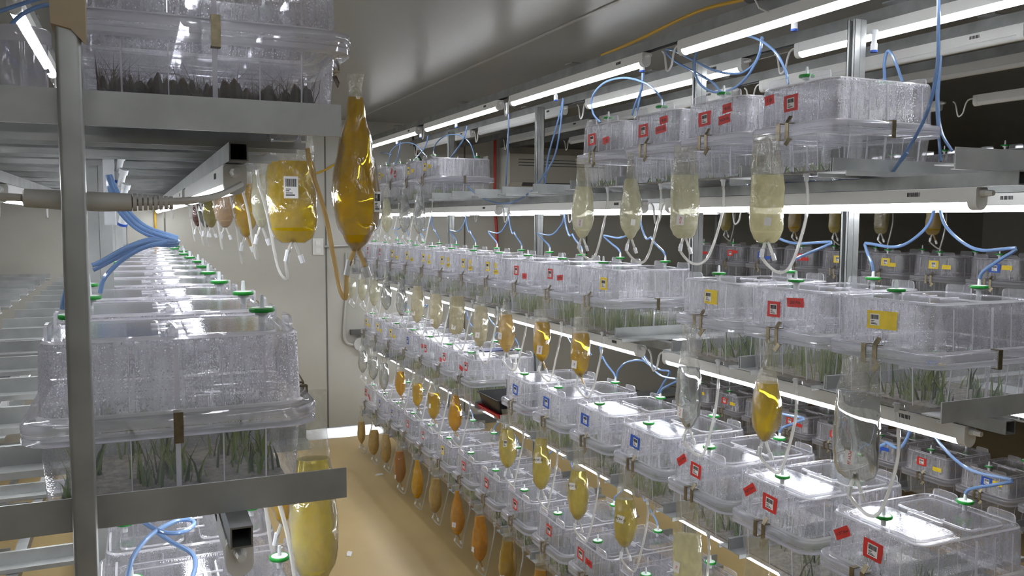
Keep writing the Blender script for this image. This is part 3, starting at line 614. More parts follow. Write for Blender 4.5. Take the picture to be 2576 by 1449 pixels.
def bag(x, y, zt, zl, zb, wd, shape, liq, label, group, port=None, old=False, lab=None, phi=None, seed=None, loop=0.07, side=-1, detail=2, tubemat='tube_clear'):
    seed = seed if seed is not None else int(y * 1000 + zt * 77)
    if phi is None: phi = math.atan2(-x, y) + random.Random(seed).uniform(-0.35, 0.35)
    t = thing('media_bag', label, 'bag', (x, y, zb), 0, group)
    Hh = zt - zb; c, s_ = math.cos(phi), math.sin(phi)
    ctr = lambda tt: 0.006 * math.sin(2.2 * tt + seed)
    def ring(tt, k=1.0): return [(u * c - v * s_, u * s_ + v * c + ctr(tt) - ctr(1), Hh * (1 - tt)) for u, v in bag_ring(shape, tt, wd, seed, 26, k)]
    ts = [i / 24 for i in range(25)]
    m = MB(); m.loft([ring(q) for q in ts], 0, False, True)
    ob('bag_film', m.mesh('bag_film', 'bag_film_old' if old else 'bag_film', True, 60), t)
    if liq:
        tl = (zt - zl) / Hh; m = MB()
        m.loft([ring(tl + (0.995 - tl) * q / 18, 0.972) for q in range(19)], 0, True, True)
        ob('liquid', m.mesh('liquid', 'liquid_' + liq, True, 50), t)
    if detail >= 1:
        d1 = Vector((c, s_, 0))
        m = MB(); m.tube([(0, 0, 0.012), d1 * 0.006 + Vector((0, 0, -0.004)), d1 * 0.016 + Vector((0, 0, -0.030))], 0.0042, 8); ob('spout', m.mesh('spout', 'tube_amber' if liq in ('gold', 'amber', 'orange', 'brown') else 'tube_clear'), t)
        m = MB(); m.tube([d1 * 0.0155 + Vector((0, 0, -0.028)), d1 * 0.0215 + Vector((0, 0, -0.046))], [0.0062, 0.0056], 8); ob('spout_cap', m.mesh('spout_cap', 'nozzle_white'), t)
    if port is not None:
        p = Vector(port) - Vector((x, y, zb)); e = Vector((c, s_, 0)) * -1
        lo = -loop; sd = Vector((0, side * 0.035, 0))
        P = [Vector((0, 0, 0.012)), e * 0.008 + Vector((0, 0, -0.012)), e * 0.016 + Vector((0, side * 0.006, lo * 0.5)), Vector((p.x * 0.15, side * 0.03, lo)), Vector((p.x * 0.3, p.y * 0.7 + side * 0.03, lo * 0.72)), Vector((p.x * 0.55, p.y + side * 0.038, p.z * 0.35)), Vector((p.x * 0.9, p.y + side * 0.014, p.z * 0.8)), p]
        m = MB(); m.tube(spline(P, 7), 0.0041, 8); ob('drain_tube', m.mesh('drain_tube', tubemat), t)
        m = MB(); m.tube([e * 0.011 + Vector((0, side * 0.002, -0.016)), e * 0.016 + Vector((0, side * 0.005, lo * 0.5))], 0.0058, 8); ob('connector', m.mesh('connector', 'nozzle_white'), t)
    if lab:
        tt, u, lw, lh, txt, ink, rt = lab
        pw, pd = PROF[shape]; hw, hd = interp(pw, tt) * wd / 2, interp(pd, tt) * wd / 2
        uu = u * hw; vv = -hd * math.sqrt(max(0, 1 - u * u)) * 1.06 - 0.0015
        # facing outward: towards the viewer side of the bag
        ang = math.atan2(-hw * math.sqrt(max(0.05, 1 - u * u)), hd * u) if hd > 0 else -PI / 2
        nrm = math.atan2(-math.sqrt(max(0.02, 1 - u * u)) * hw, u * hd)
        pos = Vector((uu * c - vv * s_, uu * s_ + vv * c, Hh * (1 - tt)))
        M = Matrix.Translation(pos) @ Matrix.Rotation(phi + nrm + PI, 4, 'Z') @ Matrix.Rotation(rt, 4, 'X')
        m = MB(); m.box(-0.0005, 0, -lw / 2, lw / 2, -lh / 2, lh / 2); pl = ob('paper_label', m.mesh('paper_label', 'paper', False), t, mat=M)
        if txt == 'bars': ob('barcode_label', BM['bar'], pl, mat=Matrix.Translation((-0.0005, 0, 0)) @ Matrix.Diagonal((1, lw / 0.032, lh / 0.032, 1)))
        elif txt: ob('handwriting', text_mesh(txt, lw * 0.42, ink), pl, (-0.0008, 0, 0), (PI / 2 if lh > lw * 1.3 else 0, 0, 0))
    return t
LT = dict(clear='clear', pale='pale cloudy', cream='cream coloured', beige='cloudy beige', tan='opaque tan', yellow='bright yellow', straw='straw yellow', gold='golden', amber='amber', orange='opaque orange', brown='opaque brown orange', mustard='opaque mustard yellow', olive='olive', darkgreen='dark green', darkred='dark red', peach='peach coloured')
lr_ = lambda tt=.78, u=-.3, t_='PCW', ink='ink_red', rt=0.1, w_=.022, h_=.026: (tt, u, w_, h_, t_, ink, rt)
# shelf, box index, y, top, liquid level, bottom, width, shape, liquid, old, label
RB = [
 (1, 0, 1.79, 2.004, 1.889, 1.709, .088, 'flat', 'cream', True, lr_(.80, -.05, None, w_=.018, h_=.022)),
 (1, 1, 2.16, 2.008, 1.906, 1.713, .088, 'flat', 'pale', True, lr_(.80, -.45, 'PCW', h_=.03)),
 (1, 2, 2.47, 2.003, 1.907, 1.703, .076, 'drop', 'pale', True, lr_(.8, .0, None, w_=.015, h_=.02)),
 (1, 3, 2.81, 2.003, 1.892, 1.699, .084, 'slim', 'pale', True, lr_(.8, -.4, 'PCW', h_=.03)),
 (1, 4, 4.815, 1.985, 1.93, 1.685, .077, 'drop', 'clear', False, None), (1, 5, 5.11, 1.985, 1.92, 1.688, .073, 'drop', 'clear', False, None),
 (1, 6, 5.524, 1.989, 1.905, 1.681, .074, 'drop', 'pale', False, None), (1, 7, 5.82, 1.993, 1.92, 1.691, .075, 'drop', 'clear', False, None),
 (2, 0, 1.44, 1.45, 1.379, 1.172, .104, 'flat', 'clear', False, lr_(.80, -.15, 'PCW 26', w_=.022, h_=.032)),
 (2, 1, 1.752, 1.452, 1.346, 1.186, .080, 'drop', 'yellow', True, None),
 (2, 2, 2.09, 1.455, 1.33, 1.143, .080, 'slim', 'clear', False, lr_(.83, -.5, 'PCW', h_=.032)),
 (2, 3, 2.775, 1.46, 1.348, 1.185, .076, 'slim', 'gold', True, lr_(.82, -.7, 'PC', 'ink', h_=.03)), (2, 4, 3.10, 1.46, 1.353, 1.190, .074, 'slim', 'gold', True, lr_(.8, -.5, 'PCW', h_=.035)),
 (2, 5, 3.465, 1.46, 1.345, 1.175, .078, 'drop', 'tan', False, lr_(.72, -.6, 'PC', 'ink', h_=.03)), (2, 6, 3.783, 1.46, 1.354, 1.158, .078, 'slim', 'beige', False, lr_(.8, -.5, 'R')),
 (2, 7, 4.115, 1.46, 1.375, 1.175, .082, 'flat', 'beige', False, lr_(.85, -.5, 'R')), (2, 8, 4.445, 1.46, 1.36, 1.166, .078, 'slim', 'beige', False, lr_(.85, -.6, 'R')),
 (2, 9, 4.787, 1.46, 1.377, 1.161, .077, 'slim', 'beige', False, lr_(.8, -.6, 'R')), (2, 10, 5.11, 1.46, 1.368, 1.167, .072, 'drop', 'clear', False, None), (2, 11, 5.464, 1.46, 1.35, 1.169, .071, 'drop', 'clear', False, None),
 (2, 12, 5.78, 1.455, 1.348, 1.167, .072, 'drop', 'pale', False, None), (2, 13, 6.12, 1.455, 1.33, 1.174, .070, 'drop', 'pale', False, None), (2, 14, 6.47, 1.45, 1.32, 1.162, .072, 'drop', 'pale', False, None),
 (3, 0, 1.44, 0.915, 0.80, 0.62, .09, 'slim', 'straw', True, None), (3, 1, 1.765, 0.915, 0.80, 0.60, .075, 'flat', 'clear', True, None), (3, 2, 2.075, 0.917, 0.822, 0.60, .088, 'flat', 'cream', True, lr_(.62, -.75, 'PC', h_=.034)),
 (3, 3, 2.44, 0.925, 0.819, 0.649, .080, 'slim', 'straw', True, lr_(.60, -.4, 'PCW 11', 'ink', 0.2, .026, .026)), (3, 4, 2.78, 0.925, 0.827, 0.633, .082, 'slim', 'straw', True, lr_(.52, -.3, 'PCW 22', 'ink', -.1, .026, .026)),
 (3, 5, 3.10, 0.925, 0.872, 0.656, .078, 'slim', 'straw', True, lr_(.5, -.3, 'PCW 22', 'ink', -.1, .028, .026)), (3, 6, 3.445, 0.925, 0.829, 0.653, .080, 'slim', 'straw', True, lr_(.55, -.3, 'bars', 'ink', .1, .016, .03)),
 (3, 7, 4.139, 0.925, 0.854, 0.660, .076, 'drop', 'amber', True, None), (3, 8, 4.49, 0.92, 0.80, 0.649, .076, 'slim', 'gold', True, lr_(.7, -.3, None, w_=.012)), (3, 9, 4.79, 0.92, 0.80, 0.660, .066, 'slim', 'gold', True, None),
 (3, 10, 5.14, 0.92, 0.813, 0.656, .068, 'drop', 'amber', True, None), (3, 11, 5.53, 0.92, 0.80, 0.622, .067, 'slim', 'clear', False, None), (3, 12, 5.82, 0.92, 0.804, 0.640, .072, 'slim', 'clear', False, None), (3, 13, 6.12, 0.925, 0.80, 0.639, .069, 'drop', 'clear', False, None),
 (4, 0, 2.45, 0.385, 0.30, 0.12, .078, 'slim', 'gold', True, None), (4, 1, 2.80, 0.385, 0.31, 0.12, .078, 'slim', 'amber', True, None), (4, 2, 3.10, 0.385, 0.315, 0.115, .077, 'slim', 'amber', True, None),
 (4, 3, 3.445, 0.385, 0.318, 0.109, .083, 'slim', 'gold', True, lr_(.85, -.7, 'PC', h_=.035)), (4, 4, 3.785, 0.387, 0.318, 0.088, .082, 'slim', 'orange', True, lr_(.75, -.95, None, w_=.02, h_=.026)),
 (4, 5, 4.10, 0.387, 0.350, 0.114, .077, 'drop', 'orange', True, lr_(.75, -.4, 'R')), (4, 6, 4.468, 0.387, 0.315, 0.115, .074, 'slim', 'tan', True, None), (4, 7, 4.80, 0.387, 0.332, 0.095, .071, 'drop', 'mustard', True, None),
 (4, 8, 5.17, 0.387, 0.29, 0.086, .079, 'slim', 'brown', True, lr_(.85, -.7, None, w_=.012)), (4, 9, 5.49, 0.385, 0.323, 0.131, .070, 'slim', 'tan', True, None), (4, 10, 5.82, 0.383, 0.28, 0.099, .076, 'slim', 'tan', True, None), (4, 11, 6.18, 0.383, 0.26, 0.091, .06, 'drop', 'tan', True, None)]
for (k, i, y, zt, zl, zb, wd, shp, lq, old, lab) in RB:
    dx = 0.022 if k == 1 else 0.0; by = ROWS[k][i]; zt = LEV[k] + 0.106
    bag(1.506 + dx, y, zt, zl, zb, wd, shp, lq, 'bag of %s liquid clipped to %s box of right rack %s shelf' % (LT[lq], ORD[i], SH[k]), 'media bags on the right rack', (RX - 0.155 + dx, by - 0.03, LEV[k] - 0.018), old, lab, detail=2, loop=0.075 if k != 4 else 0.06)
LB = [('upper', 1, 0, 0.352, 1.47, 1.711, .084, 'drop', 'gold', lr_(.72, .8, 'bars', 'ink', 0, .02, .035), 1.975), ('upper', 1, 2, 0.335, 2.02, 1.710, .112, 'flat', 'yellow', lr_(.58, -.1, 'bars', 'ink', 0, .032, .05), 1.90),
      ('upper', 1, 3, 0.325, 2.49, 1.738, .05, 'slim', 'pale', None, 1.89), ('upper', 1, 4, 0.325, 2.86, 1.706, .076, 'drop', 'gold', lr_(.5, -.4, None), 1.87), ('upper', 1, 6, 0.325, 3.55, 1.73, .086, 'slim', 'peach', None, 1.9),
      ('upper', 1, 8, 0.325, 4.22, 1.724, .075, 'slim', 'olive', None, 1.9), ('upper', 1, 9, 0.325, 4.55, 1.72, .07, 'slim', 'darkgreen', None, 1.9), ('upper', 1, 11, 0.325, 5.2, 1.72, .06, 'slim', 'darkred', None, 1.9),
      ('middle', 2, 0, 0.272, 1.465, 1.115, .085, 'slim', 'straw', None, 1.35), ('middle', 2, 1, 0.268, 1.80, 1.12, .06, 'drop', 'gold', None, 1.2)]
for (nm, k, i, x, y, zb, wd, shp, lq, lab, zl) in LB:
    cx = {1: 0.115, 2: LBX}[k]; by = {1: ROW_A, 2: ROW_B}[k][i]
    bag(x, y, LVL[k] + 0.114, zl, zb, wd, shp, lq, 'bag of %s liquid hanging from %s box of left rack %s shelf' % (LT[lq], ORD[i], nm), 'media bags on the left rack', (cx + 0.155, by + 0.03, LVL[k] - 0.016), i in (0,) and k == 1, lab, phi=math.atan2(-x, y) + 0.1, loop=0.085, side=1, tubemat='tube_amber' if i < 2 and k == 1 else 'tube_clear')
for i in range(2, 8):
    y = BROW[i] - 0.02; lq = ('olive', 'straw', 'gold')[i % 3]
    bag(BX - 0.222, y, LEV[1] + 0.104, 1.87, 1.70, .08, 'flat', lq, 'dim bag of %s liquid, %s along the back rack' % (LT[lq], ORD[i - 2]), 'media bags on the dim back rack', (BX - 0.155, BROW[i] - 0.03, LEV[1] - 0.018), True, None, detail=1)

# ------------------------------------------------------------------ blue air hoses
def hose(pts, label, r=0.0042, n=7, smooth=True):
    m = MB(); m.tube(spline(pts, n) if smooth else pts, r, 8); p0 = Vector(pts[0])
    o = ob('air_hose', m.mesh('air_hose', 'hose_blue'), None); tag(o, label, 'hose', 'blue air hoses')
    return o
HOSES = [
('blue hose hanging straight from the ceiling connector between second and third top-shelf boxes', [[1.8, 2.84, 2.333], [1.8, 2.849, 2.272], [1.8, 2.89, 2.221], [1.8, 2.912, 2.181]]),
('blue hose beside it, dropping behind the third top-shelf box', [[1.83, 2.881, 2.341], [1.83, 2.899, 2.266], [1.83, 2.931, 2.181]]),
('blue hose arching over the two farther boxes of the near top-shelf group', [[1.78, 2.657, 2.183], [1.78, 2.702, 2.236], [1.78, 2.798, 2.289], [1.78, 2.944, 2.329], [1.78, 3.1, 2.332], [1.78, 3.199, 2.286], [1.78, 3.19, 2.218], [1.78, 3.128, 2.174]]),
('blue hose curled in a wide loop above the second top-shelf box', [[1.83, 2.194, 2.35], [1.83, 2.208, 2.293], [1.83, 2.26, 2.236], [1.83, 2.329, 2.207], [1.83, 2.425, 2.207], [1.83, 2.512, 2.246], [1.83, 2.551, 2.31], [1.83, 2.521, 2.377], [1.83, 2.389, 2.392], [1.83, 2.245, 2.359], [1.83, 2.14, 2.299], [1.83, 2.084, 2.23], [1.83, 2.069, 2.183]]),
('blue hose bent sharply back above the second top-shelf box', [[1.87, 2.239, 2.358], [1.87, 2.262, 2.293], [1.87, 2.346, 2.262], [1.87, 2.481, 2.291], [1.87, 2.635, 2.359], [1.87, 2.75, 2.41], [1.87, 2.79, 2.411], [1.87, 2.723, 2.362], [1.87, 2.572, 2.291], [1.87, 2.49, 2.249], [1.87, 2.437, 2.2]]),
('long blue hose dropping from the ceiling past the nearest top-shelf box', [[1.75, 1.478, 2.345], [1.75, 1.473, 2.234], [1.75, 1.471, 2.141], [1.75, 1.487, 2.05], [1.75, 1.523, 1.978], [1.75, 1.596, 1.883]]),
('short blue hose stub with a white plug beside the nearest top-shelf box', [[1.74, 1.587, 1.884], [1.74, 1.561, 1.913], [1.74, 1.538, 1.936]]),
('thin blue hose hanging straight down behind the nearest top-shelf box', [[2.05, 1.714, 2.226], [2.05, 1.716, 2.107], [2.05, 1.701, 2.018], [2.05, 1.664, 1.961]]),
('second thin blue hose hanging down behind the nearest top-shelf box', [[2.05, 1.717, 2.226], [2.05, 1.719, 2.096], [2.05, 1.699, 1.936]]),
('blue hose bent in a hairpin above the rear of the nearest top-shelf box', [[1.88, 1.746, 2.148], [1.88, 1.75, 2.197], [1.88, 1.742, 2.227], [1.88, 1.728, 2.22], [1.88, 1.708, 2.185], [1.88, 1.688, 2.14]]),
('blue hose of the crossing pair by the free-standing post', [[1.85, 3.603, 2.34], [1.85, 3.662, 2.228], [1.85, 3.753, 2.084], [1.85, 3.795, 1.94]]),
('blue hose crossing in front of it by the free-standing post', [[1.83, 3.564, 2.326], [1.83, 3.597, 2.184], [1.83, 3.661, 2.059], [1.83, 3.834, 1.941]]),
('blue hose hanging straight to the empty top-shelf rails', [[1.85, 4.24, 2.341], [1.85, 4.248, 2.181], [1.85, 4.278, 1.935]]),
('blue hose bundle strand down to the first box of the far top-shelf group', [[1.8, 4.738, 2.316], [1.8, 4.804, 2.243], [1.8, 5.051, 2.141]]),
('blue hose arching over the first box of the far top-shelf group', [[1.85, 5.526, 2.172], [1.85, 5.467, 2.266], [1.85, 5.267, 2.309], [1.85, 5.008, 2.291], [1.85, 4.822, 2.227], [1.85, 4.73, 2.122]]),
('blue hose slanting to the second box of the far top-shelf group', [[1.8, 5.459, 2.334], [1.8, 5.545, 2.251], [1.8, 5.854, 2.163]]),
('blue hose arching over the second box of the far top-shelf group', [[1.85, 6.613, 2.203], [1.85, 6.542, 2.304], [1.85, 6.237, 2.341], [1.85, 5.909, 2.303], [1.85, 5.664, 2.208]]),
('blue hose slanting to the third box of the far top-shelf group', [[1.8, 6.109, 2.34], [1.8, 6.173, 2.246], [1.8, 6.302, 2.165]]),
('small blue hose arch over the last box of the far top-shelf group', [[1.85, 7.132, 2.266], [1.85, 7.0, 2.31], [1.85, 6.728, 2.304], [1.85, 6.531, 2.272]]),
('blue hose looping below the empty top-shelf rails', [[1.66, 4.35, 1.947], [1.66, 4.22, 1.9], [1.66, 4.053, 1.866], [1.66, 3.887, 1.849], [1.66, 3.705, 1.859], [1.66, 3.528, 1.901]]),
('blue hose along the top-shelf beam, upper strand', [[1.76, 5.164, 1.901], [1.76, 4.186, 1.897], [1.76, 3.407, 1.896], [1.76, 2.699, 1.863], [1.76, 2.362, 1.871], [1.76, 2.032, 1.88], [1.76, 1.604, 1.874], [1.76, 1.497, 1.865]]),
('blue hose along the top-shelf beam, lower strand', [[1.79, 4.677, 1.9], [1.79, 3.628, 1.891], [1.79, 2.8, 1.86], [1.79, 2.255, 1.871], [1.79, 1.9, 1.875], [1.79, 1.522, 1.865]]),
('blue hose, strand one of the bundle bending out behind the front post', [[-0.047, 1.88, 1.851], [-0.038, 1.88, 1.82], [-0.021, 1.88, 1.781], [0.014, 1.88, 1.745], [0.068, 1.88, 1.725], [0.078, 1.88, 1.722], [0.062, 1.88, 1.72], [0.021, 1.88, 1.72], [-0.024, 1.88, 1.703], [-0.068, 1.88, 1.678], [-0.081, 1.88, 1.672]]),
('blue hose, strand two of the bundle bending out behind the front post', [[-0.045, 1.91, 1.853], [-0.034, 1.91, 1.825], [-0.016, 1.91, 1.785], [0.02, 1.91, 1.749], [0.074, 1.91, 1.728], [0.079, 1.91, 1.726], [0.069, 1.91, 1.723], [0.027, 1.91, 1.723], [-0.019, 1.91, 1.706], [-0.063, 1.91, 1.68]]),
('blue hose, strand three of the bundle bending out behind the front post', [[-0.05, 1.94, 1.854], [-0.044, 1.94, 1.817], [-0.027, 1.94, 1.776], [0.01, 1.94, 1.739], [0.065, 1.94, 1.718], [0.08, 1.94, 1.716], [0.059, 1.94, 1.713], [0.017, 1.94, 1.714], [-0.029, 1.94, 1.696], [-0.074, 1.94, 1.67]]),
('blue hose, strand four of the bundle bending out behind the front post', [[-0.045, 1.97, 1.855], [-0.033, 1.97, 1.818], [-0.015, 1.97, 1.777], [0.022, 1.97, 1.739], [0.079, 1.97, 1.718], [0.082, 1.97, 1.715], [0.073, 1.97, 1.713], [0.03, 1.97, 1.713], [-0.017, 1.97, 1.695], [-0.063, 1.97, 1.669], [-0.077, 1.97, 1.662]]),
('blue hose, strand five of the bundle bending out behind the front post', [[-0.049, 2.0, 1.857], [-0.039, 2.0, 1.814], [-0.021, 2.0, 1.772], [0.017, 2.0, 1.734], [0.074, 2.0, 1.713], [0.083, 2.0, 1.71], [0.068, 2.0, 1.707], [0.024, 2.0, 1.708], [-0.023, 2.0, 1.689], [-0.07, 2.0, 1.663], [-0.084, 2.0, 1.656]]),
('blue hose dropping from the bundle onto the second box filter', [[0.055, 1.77, 1.721], [0.009, 1.77, 1.708], [-0.03, 1.77, 1.682], [-0.056, 1.77, 1.653], [-0.064, 1.77, 1.625]]),
('blue hose rising from the nearest box filter behind the front post', [[-0.104, 1.45, 1.627], [-0.1, 1.45, 1.65], [-0.09, 1.45, 1.68], [-0.071, 1.45, 1.701]]),
('blue hose curling over the lowest boxes beside the front post', [[-0.028, 1.832, 1.2], [-0.012, 1.73, 1.2], [0.024, 1.636, 1.2], [0.057, 1.611, 1.2], [0.083, 1.639, 1.2], [0.08, 1.672, 1.2], [0.053, 1.675, 1.2], [0.011, 1.62, 1.2], [-0.018, 1.524, 1.2], [-0.029, 1.41, 1.2]]),
('second blue hose curling over the lowest boxes', [[-0.024, 1.91, 1.17], [0.012, 1.751, 1.17], [0.044, 1.655, 1.17], [0.075, 1.585, 1.17], [0.079, 1.525, 1.17], [0.066, 1.443, 1.17]]),
('blue hose hanging in the gap under the second shelf, bent toward the third box', [[1.95, 3.06, 1.203], [1.95, 3.013, 1.173], [1.95, 2.908, 1.159], [1.95, 2.84, 1.162], [1.95, 2.878, 1.112], [1.95, 2.925, 1.054]]),
('blue hose arching to the fourth box of the third shelf', [[1.95, 2.908, 1.159], [1.95, 3.029, 1.177], [1.95, 3.155, 1.154], [1.95, 3.234, 1.106], [1.95, 3.253, 1.056]]),
('blue hose looping in the upper left corner in front of the high lamp', [[-0.131, 2.0, 2.201], [-0.169, 2.0, 2.191], [-0.205, 2.0, 2.166], [-0.227, 2.0, 2.129], [-0.226, 2.0, 2.097], [-0.205, 2.0, 2.069], [-0.173, 2.0, 2.061], [-0.152, 2.0, 2.065]]),
('thin blue hose crossing the high lamp in the upper left corner', [[-0.262, 2.1, 2.189], [-0.225, 2.1, 2.207], [-0.188, 2.1, 2.224], [-0.158, 2.1, 2.237]]),
]
for lb, pts in HOSES: hose(pts, lb)
def shelf_hose(k, i, jy, ky, kz, ztop):
    y = ROWS[k][i]; fx = RX + 0.1375; fz = LEV[k] + LID + 0.04
    d = 1 if ky > jy else -1; L = abs(ky - jy)
    P = spline([(fx + 0.02, jy, ztop), (fx + 0.02, jy + d * L * 0.12, ztop - (ztop - kz) * 0.55), (fx + 0.02, jy + d * L * 0.5, kz - 0.004), (fx + 0.012, ky, kz + 0.002)], 7)
    Q = spline([(fx + 0.012, ky + d * 0.002, kz - 0.002), (fx + 0.004, y + (ky - y) * 0.62, kz - (kz - fz) * 0.35), (fx, y + (ky - y) * 0.12, kz - (kz - fz) * 0.75), (fx, y, fz)], 7)
    hose(P + Q, 'blue air hose bending down to the rear filter of %s box, right rack %s shelf' % (ORD[i], SH[k]), smooth=False)
for i, (jy, ky) in enumerate([(1.57, 1.35), (1.58, 1.80), (2.30, 1.93)]): shelf_hose(2, i, jy, ky, 1.705, 1.81)
for i in range(3, 15):
    y = ROWS[2][i]; up = 0.22 if i % 2 else -0.12
    shelf_hose(2, i, y + up, y + (0.12 if i % 2 else 0.16), 1.70, 1.81)
for i, (jy, ky) in enumerate([(1.58, 1.33), (1.62, 1.70), (2.30, 2.02)]): shelf_hose(3, i, jy, ky, 1.155, 1.27)
for i in range(4, 14):
    y = ROWS[3][i]; shelf_hose(3, i, y + 0.18, y + (0.13 if i % 2 else -0.1), 1.16, 1.27)
for i in range(1, 10):
    y = ROWS[4][i]; shelf_hose(4, i, y + (0.17 if i % 2 else -0.17), y + (0.1 if i % 2 else -0.06), 0.62, 0.735)
# white hose connectors hanging from the ceiling channels
cm = MB(); cm.cyl((0, 0, 0), 0.010, 0.022, 10, 0); cm.cyl((0, 0, 0.022), 0.0075, 0.028, 10, 0); cm.cyl((0, 0, 0.05), 0.010, 0.012, 10, 0); cm.cyl((0, 0, -0.004), 0.011, 0.006, 10, 1)
cm = cm.mesh('hose_connector', ['nozzle_white', 'tape_blue'])
for i, (x, y, z) in enumerate([(1.81, 2.86, 2.345), (1.84, 2.06, 2.345), (1.84, 3.66, 2.335), (1.85, 4.26, 2.335), (1.80, 4.92, 2.33), (1.80, 5.62, 2.33), (1.80, 6.2, 2.33), (2.05, 1.95, 2.28)]):
    tag(ob('hose_connector', cm, None, (x, y, z)), 'white push-in hose connector, %s along the ceiling line over the right rack' % ORD[i], 'connector', 'hose connectors')
t = thing('hose_manifold', 'white manifold of hose fittings fixed to the left rack post', 'manifold', (-0.045, 2.2, 1.80))
for i in range(4):
    ob('fitting', cm, t, (0.006 + 0.004 * i, -0.012 * i, 0.055 - 0.034 * i), (0.3, 0.25, 0))
m = MB(); m.box(-0.02, 0.004, -0.02, 0.02, -0.05, 0.11); ob('bracket', m.mesh('bracket', 'nozzle_white', False), t)
m = MB(); m.tube(spline([(-0.27, 0.2, 0.03), (-0.16, 0.03, 0.008), (-0.112, 0, 0.004)], 5), 0.005, 8)
m.tube([(-0.112, 0, 0.004), (-0.11, 0, 0.004), (-0.07, 0, 0.002), (-0.02, 0, 0.0), (0.016, 0, 0.0), (0.018, 0, 0.0)], [0.007, 0.012, 0.013, 0.013, 0.012, 0.006], 10)
for q in range(8): m.tube([(0.018 + q * 0.0065, 0, 0), (0.0225 + q * 0.0065, 0, 0)], 0.0118 - q * 0.0004, 10)
m.tube(spline([(0.02, 0, 0), (0.085, 0.0, 0.003), (0.13, 0.05, 0.012), (0.18, 0.2, 0.035)], 6), 0.005, 8)
tag(ob('power_cable', m.mesh('power_cable', 'cable_grey'), None, (-0.020, 1.262, 1.787)), 'grey lamp cable with ribbed strain relief passing behind the slim front post', 'cable')

# ------------------------------------------------------------------ fixtures on the far wall
t = thing('air_conditioner', 'beige air conditioner mounted high on the far wall', 'air conditioner', (3.38, YW - 0.02, 2.03))
m = MB(); m.loft([[(x, y, z) for y, z in ((0.02, 0), (-0.16, 0.0), (-0.21, 0.06), (-0.21, 0.30), (-0.17, 0.36), (0.02, 0.36))] for x in (-0.48, 0.48)], 0, True, True); ob('casing', m.mesh('casing', 'beige_unit', True, 30), t)
for i in range(3): m = MB(); m.box(-0.40, 0.44, -0.213, -0.208, 0.20 + i * 0.025, 0.207 + i * 0.025); ob('grille_slot', m.mesh('grille_slot', 'grey_vent', False), t)
m = MB(); m.box(-0.36, 0.30, -0.212, -0.18, 0.03, 0.06); ob('outlet_slot', m.mesh('outlet_slot', 'grey_vent', False), t)
t = thing('wall_outlet', 'white double switch plate on the far wall panel', 'outlet', (1.33, YW, 1.55))
m = MB(); m.box(-0.042, 0.042, -0.01, 0.002, -0.065, 0.065); ob('plate', m.mesh('plate', 'outlet_white', False), t)
for dz in (-0.03, 0.03): m = MB(); m.box(-0.02, 0.02, -0.014, -0.01, dz - 0.018, dz + 0.018); ob('switch', m.mesh('switch', 'paper', False), t)
m = MB(); m.tube([(1.375, YW - 0.018, 1.55), (1.62, YW - 0.018, 1.56)], 0.009, 8); tag(ob('conduit_run', m.mesh('conduit_run', 'conduit'), None), 'short grey conduit from the switch plate toward the rack', 'conduit')
m = MB(); m.tube(spline([(1.555, YW - 0.02, 1.5), (1.555, YW - 0.02, 1.2), (1.53, YW - 0.02, 0.90), (1.535, YW - 0.02, 0.79), (1.58, YW - 0.02, 0.75), (1.66, YW - 0.02, 0.745)], 5), 0.011, 8); tag(ob('conduit_drop', m.mesh('conduit_drop', 'conduit'), None), 'grey conduit dropping down the far wall to a round junction box', 'conduit')
t = thing('junction_box', 'round grey junction box with a dark bracket low on the far wall', 'junction box', (1.66, YW, 0.75))
m = MB(); m.loft([[(0.055 * math.cos(a), y, 0.055 * math.sin(a)) for a in [2 * PI * k / 18 for k in range(18)]] for y in (0.0, -0.04)], 0, True, True); ob('cover', m.mesh('cover', 'conduit'), t)
m = MB(); m.box(-0.08, 0.09, -0.045, 0.0, 0.08, 0.12); ob('bracket', m.mesh('bracket', 'grey_vent', False), t)
m = MB(); m.loft([[(2.74 + 0.06 * math.cos(a), y, 2.19 + 0.06 * math.sin(a)) for a in [2 * PI * k / 18 for k in range(18)]] for y in (YW, YW - 0.04)], 0, True, True); tag(ob('round_cover', m.mesh('round_cover', 'outlet_white'), None), 'round white cover plate on the far wall beside the air conditioner', 'cover plate')
m = MB(); m.tube(spline([(2.84, YW - 0.05, 2.5), (2.84, YW - 0.05, 2.2), (2.84, YW - 0.05, 1.9), (2.86, YW - 0.05, 1.6), (2.86, YW - 0.05, 1.0)], 6), 0.014, 8); tag(ob('red_hose', m.mesh('red_hose', 'red_pipe'), None), 'dark red hose hanging down the far wall by the air conditioner', 'hose')
m = MB(); m.tube(spline([(2.7, YW - 0.04, 1.9), (2.4, YW - 0.05, 2.0), (2.15, YW - 0.05, 2.3), (2.1, YW - 0.05, 2.5)], 6), 0.009, 8); tag(ob('black_cable', m.mesh('black_cable', 'cable_black'), None), 'black cable sagging across the upper far wall', 'cable')
m = MB(); m.tube(spline([(0.16, YW - 0.03, 1.3), (0.16, YW - 0.03, 1.95), (0.5, YW - 0.03, 1.98), (1.24, YW - 0.03, 2.11), (1.46, YW - 0.05, 2.20), (1.60, YW - 0.1, 2.30)], 8), 0.008, 8); tag(ob('gas_pipe', m.mesh('gas_pipe', 'yellow_pipe'), None), 'thin yellow pipe climbing and crossing the far wall', 'pipe')
m = MB(); m.tube(spline([(1.69, 2.1, 2.43), (1.69, 2.35, 2.445), (1.695, 2.7, 2.425), (1.71, 3.0, 2.42)], 6), 0.006, 8); tag(ob('gas_pipe', m.mesh('gas_pipe', 'yellow_pipe'), None), 'short yellow pipe resting on the ceiling channel beside the valve', 'pipe')
t = thing('pipe_valve', 'dark valve body tied to the yellow pipe near the ceiling', 'valve', (1.69, 2.03, 2.437))
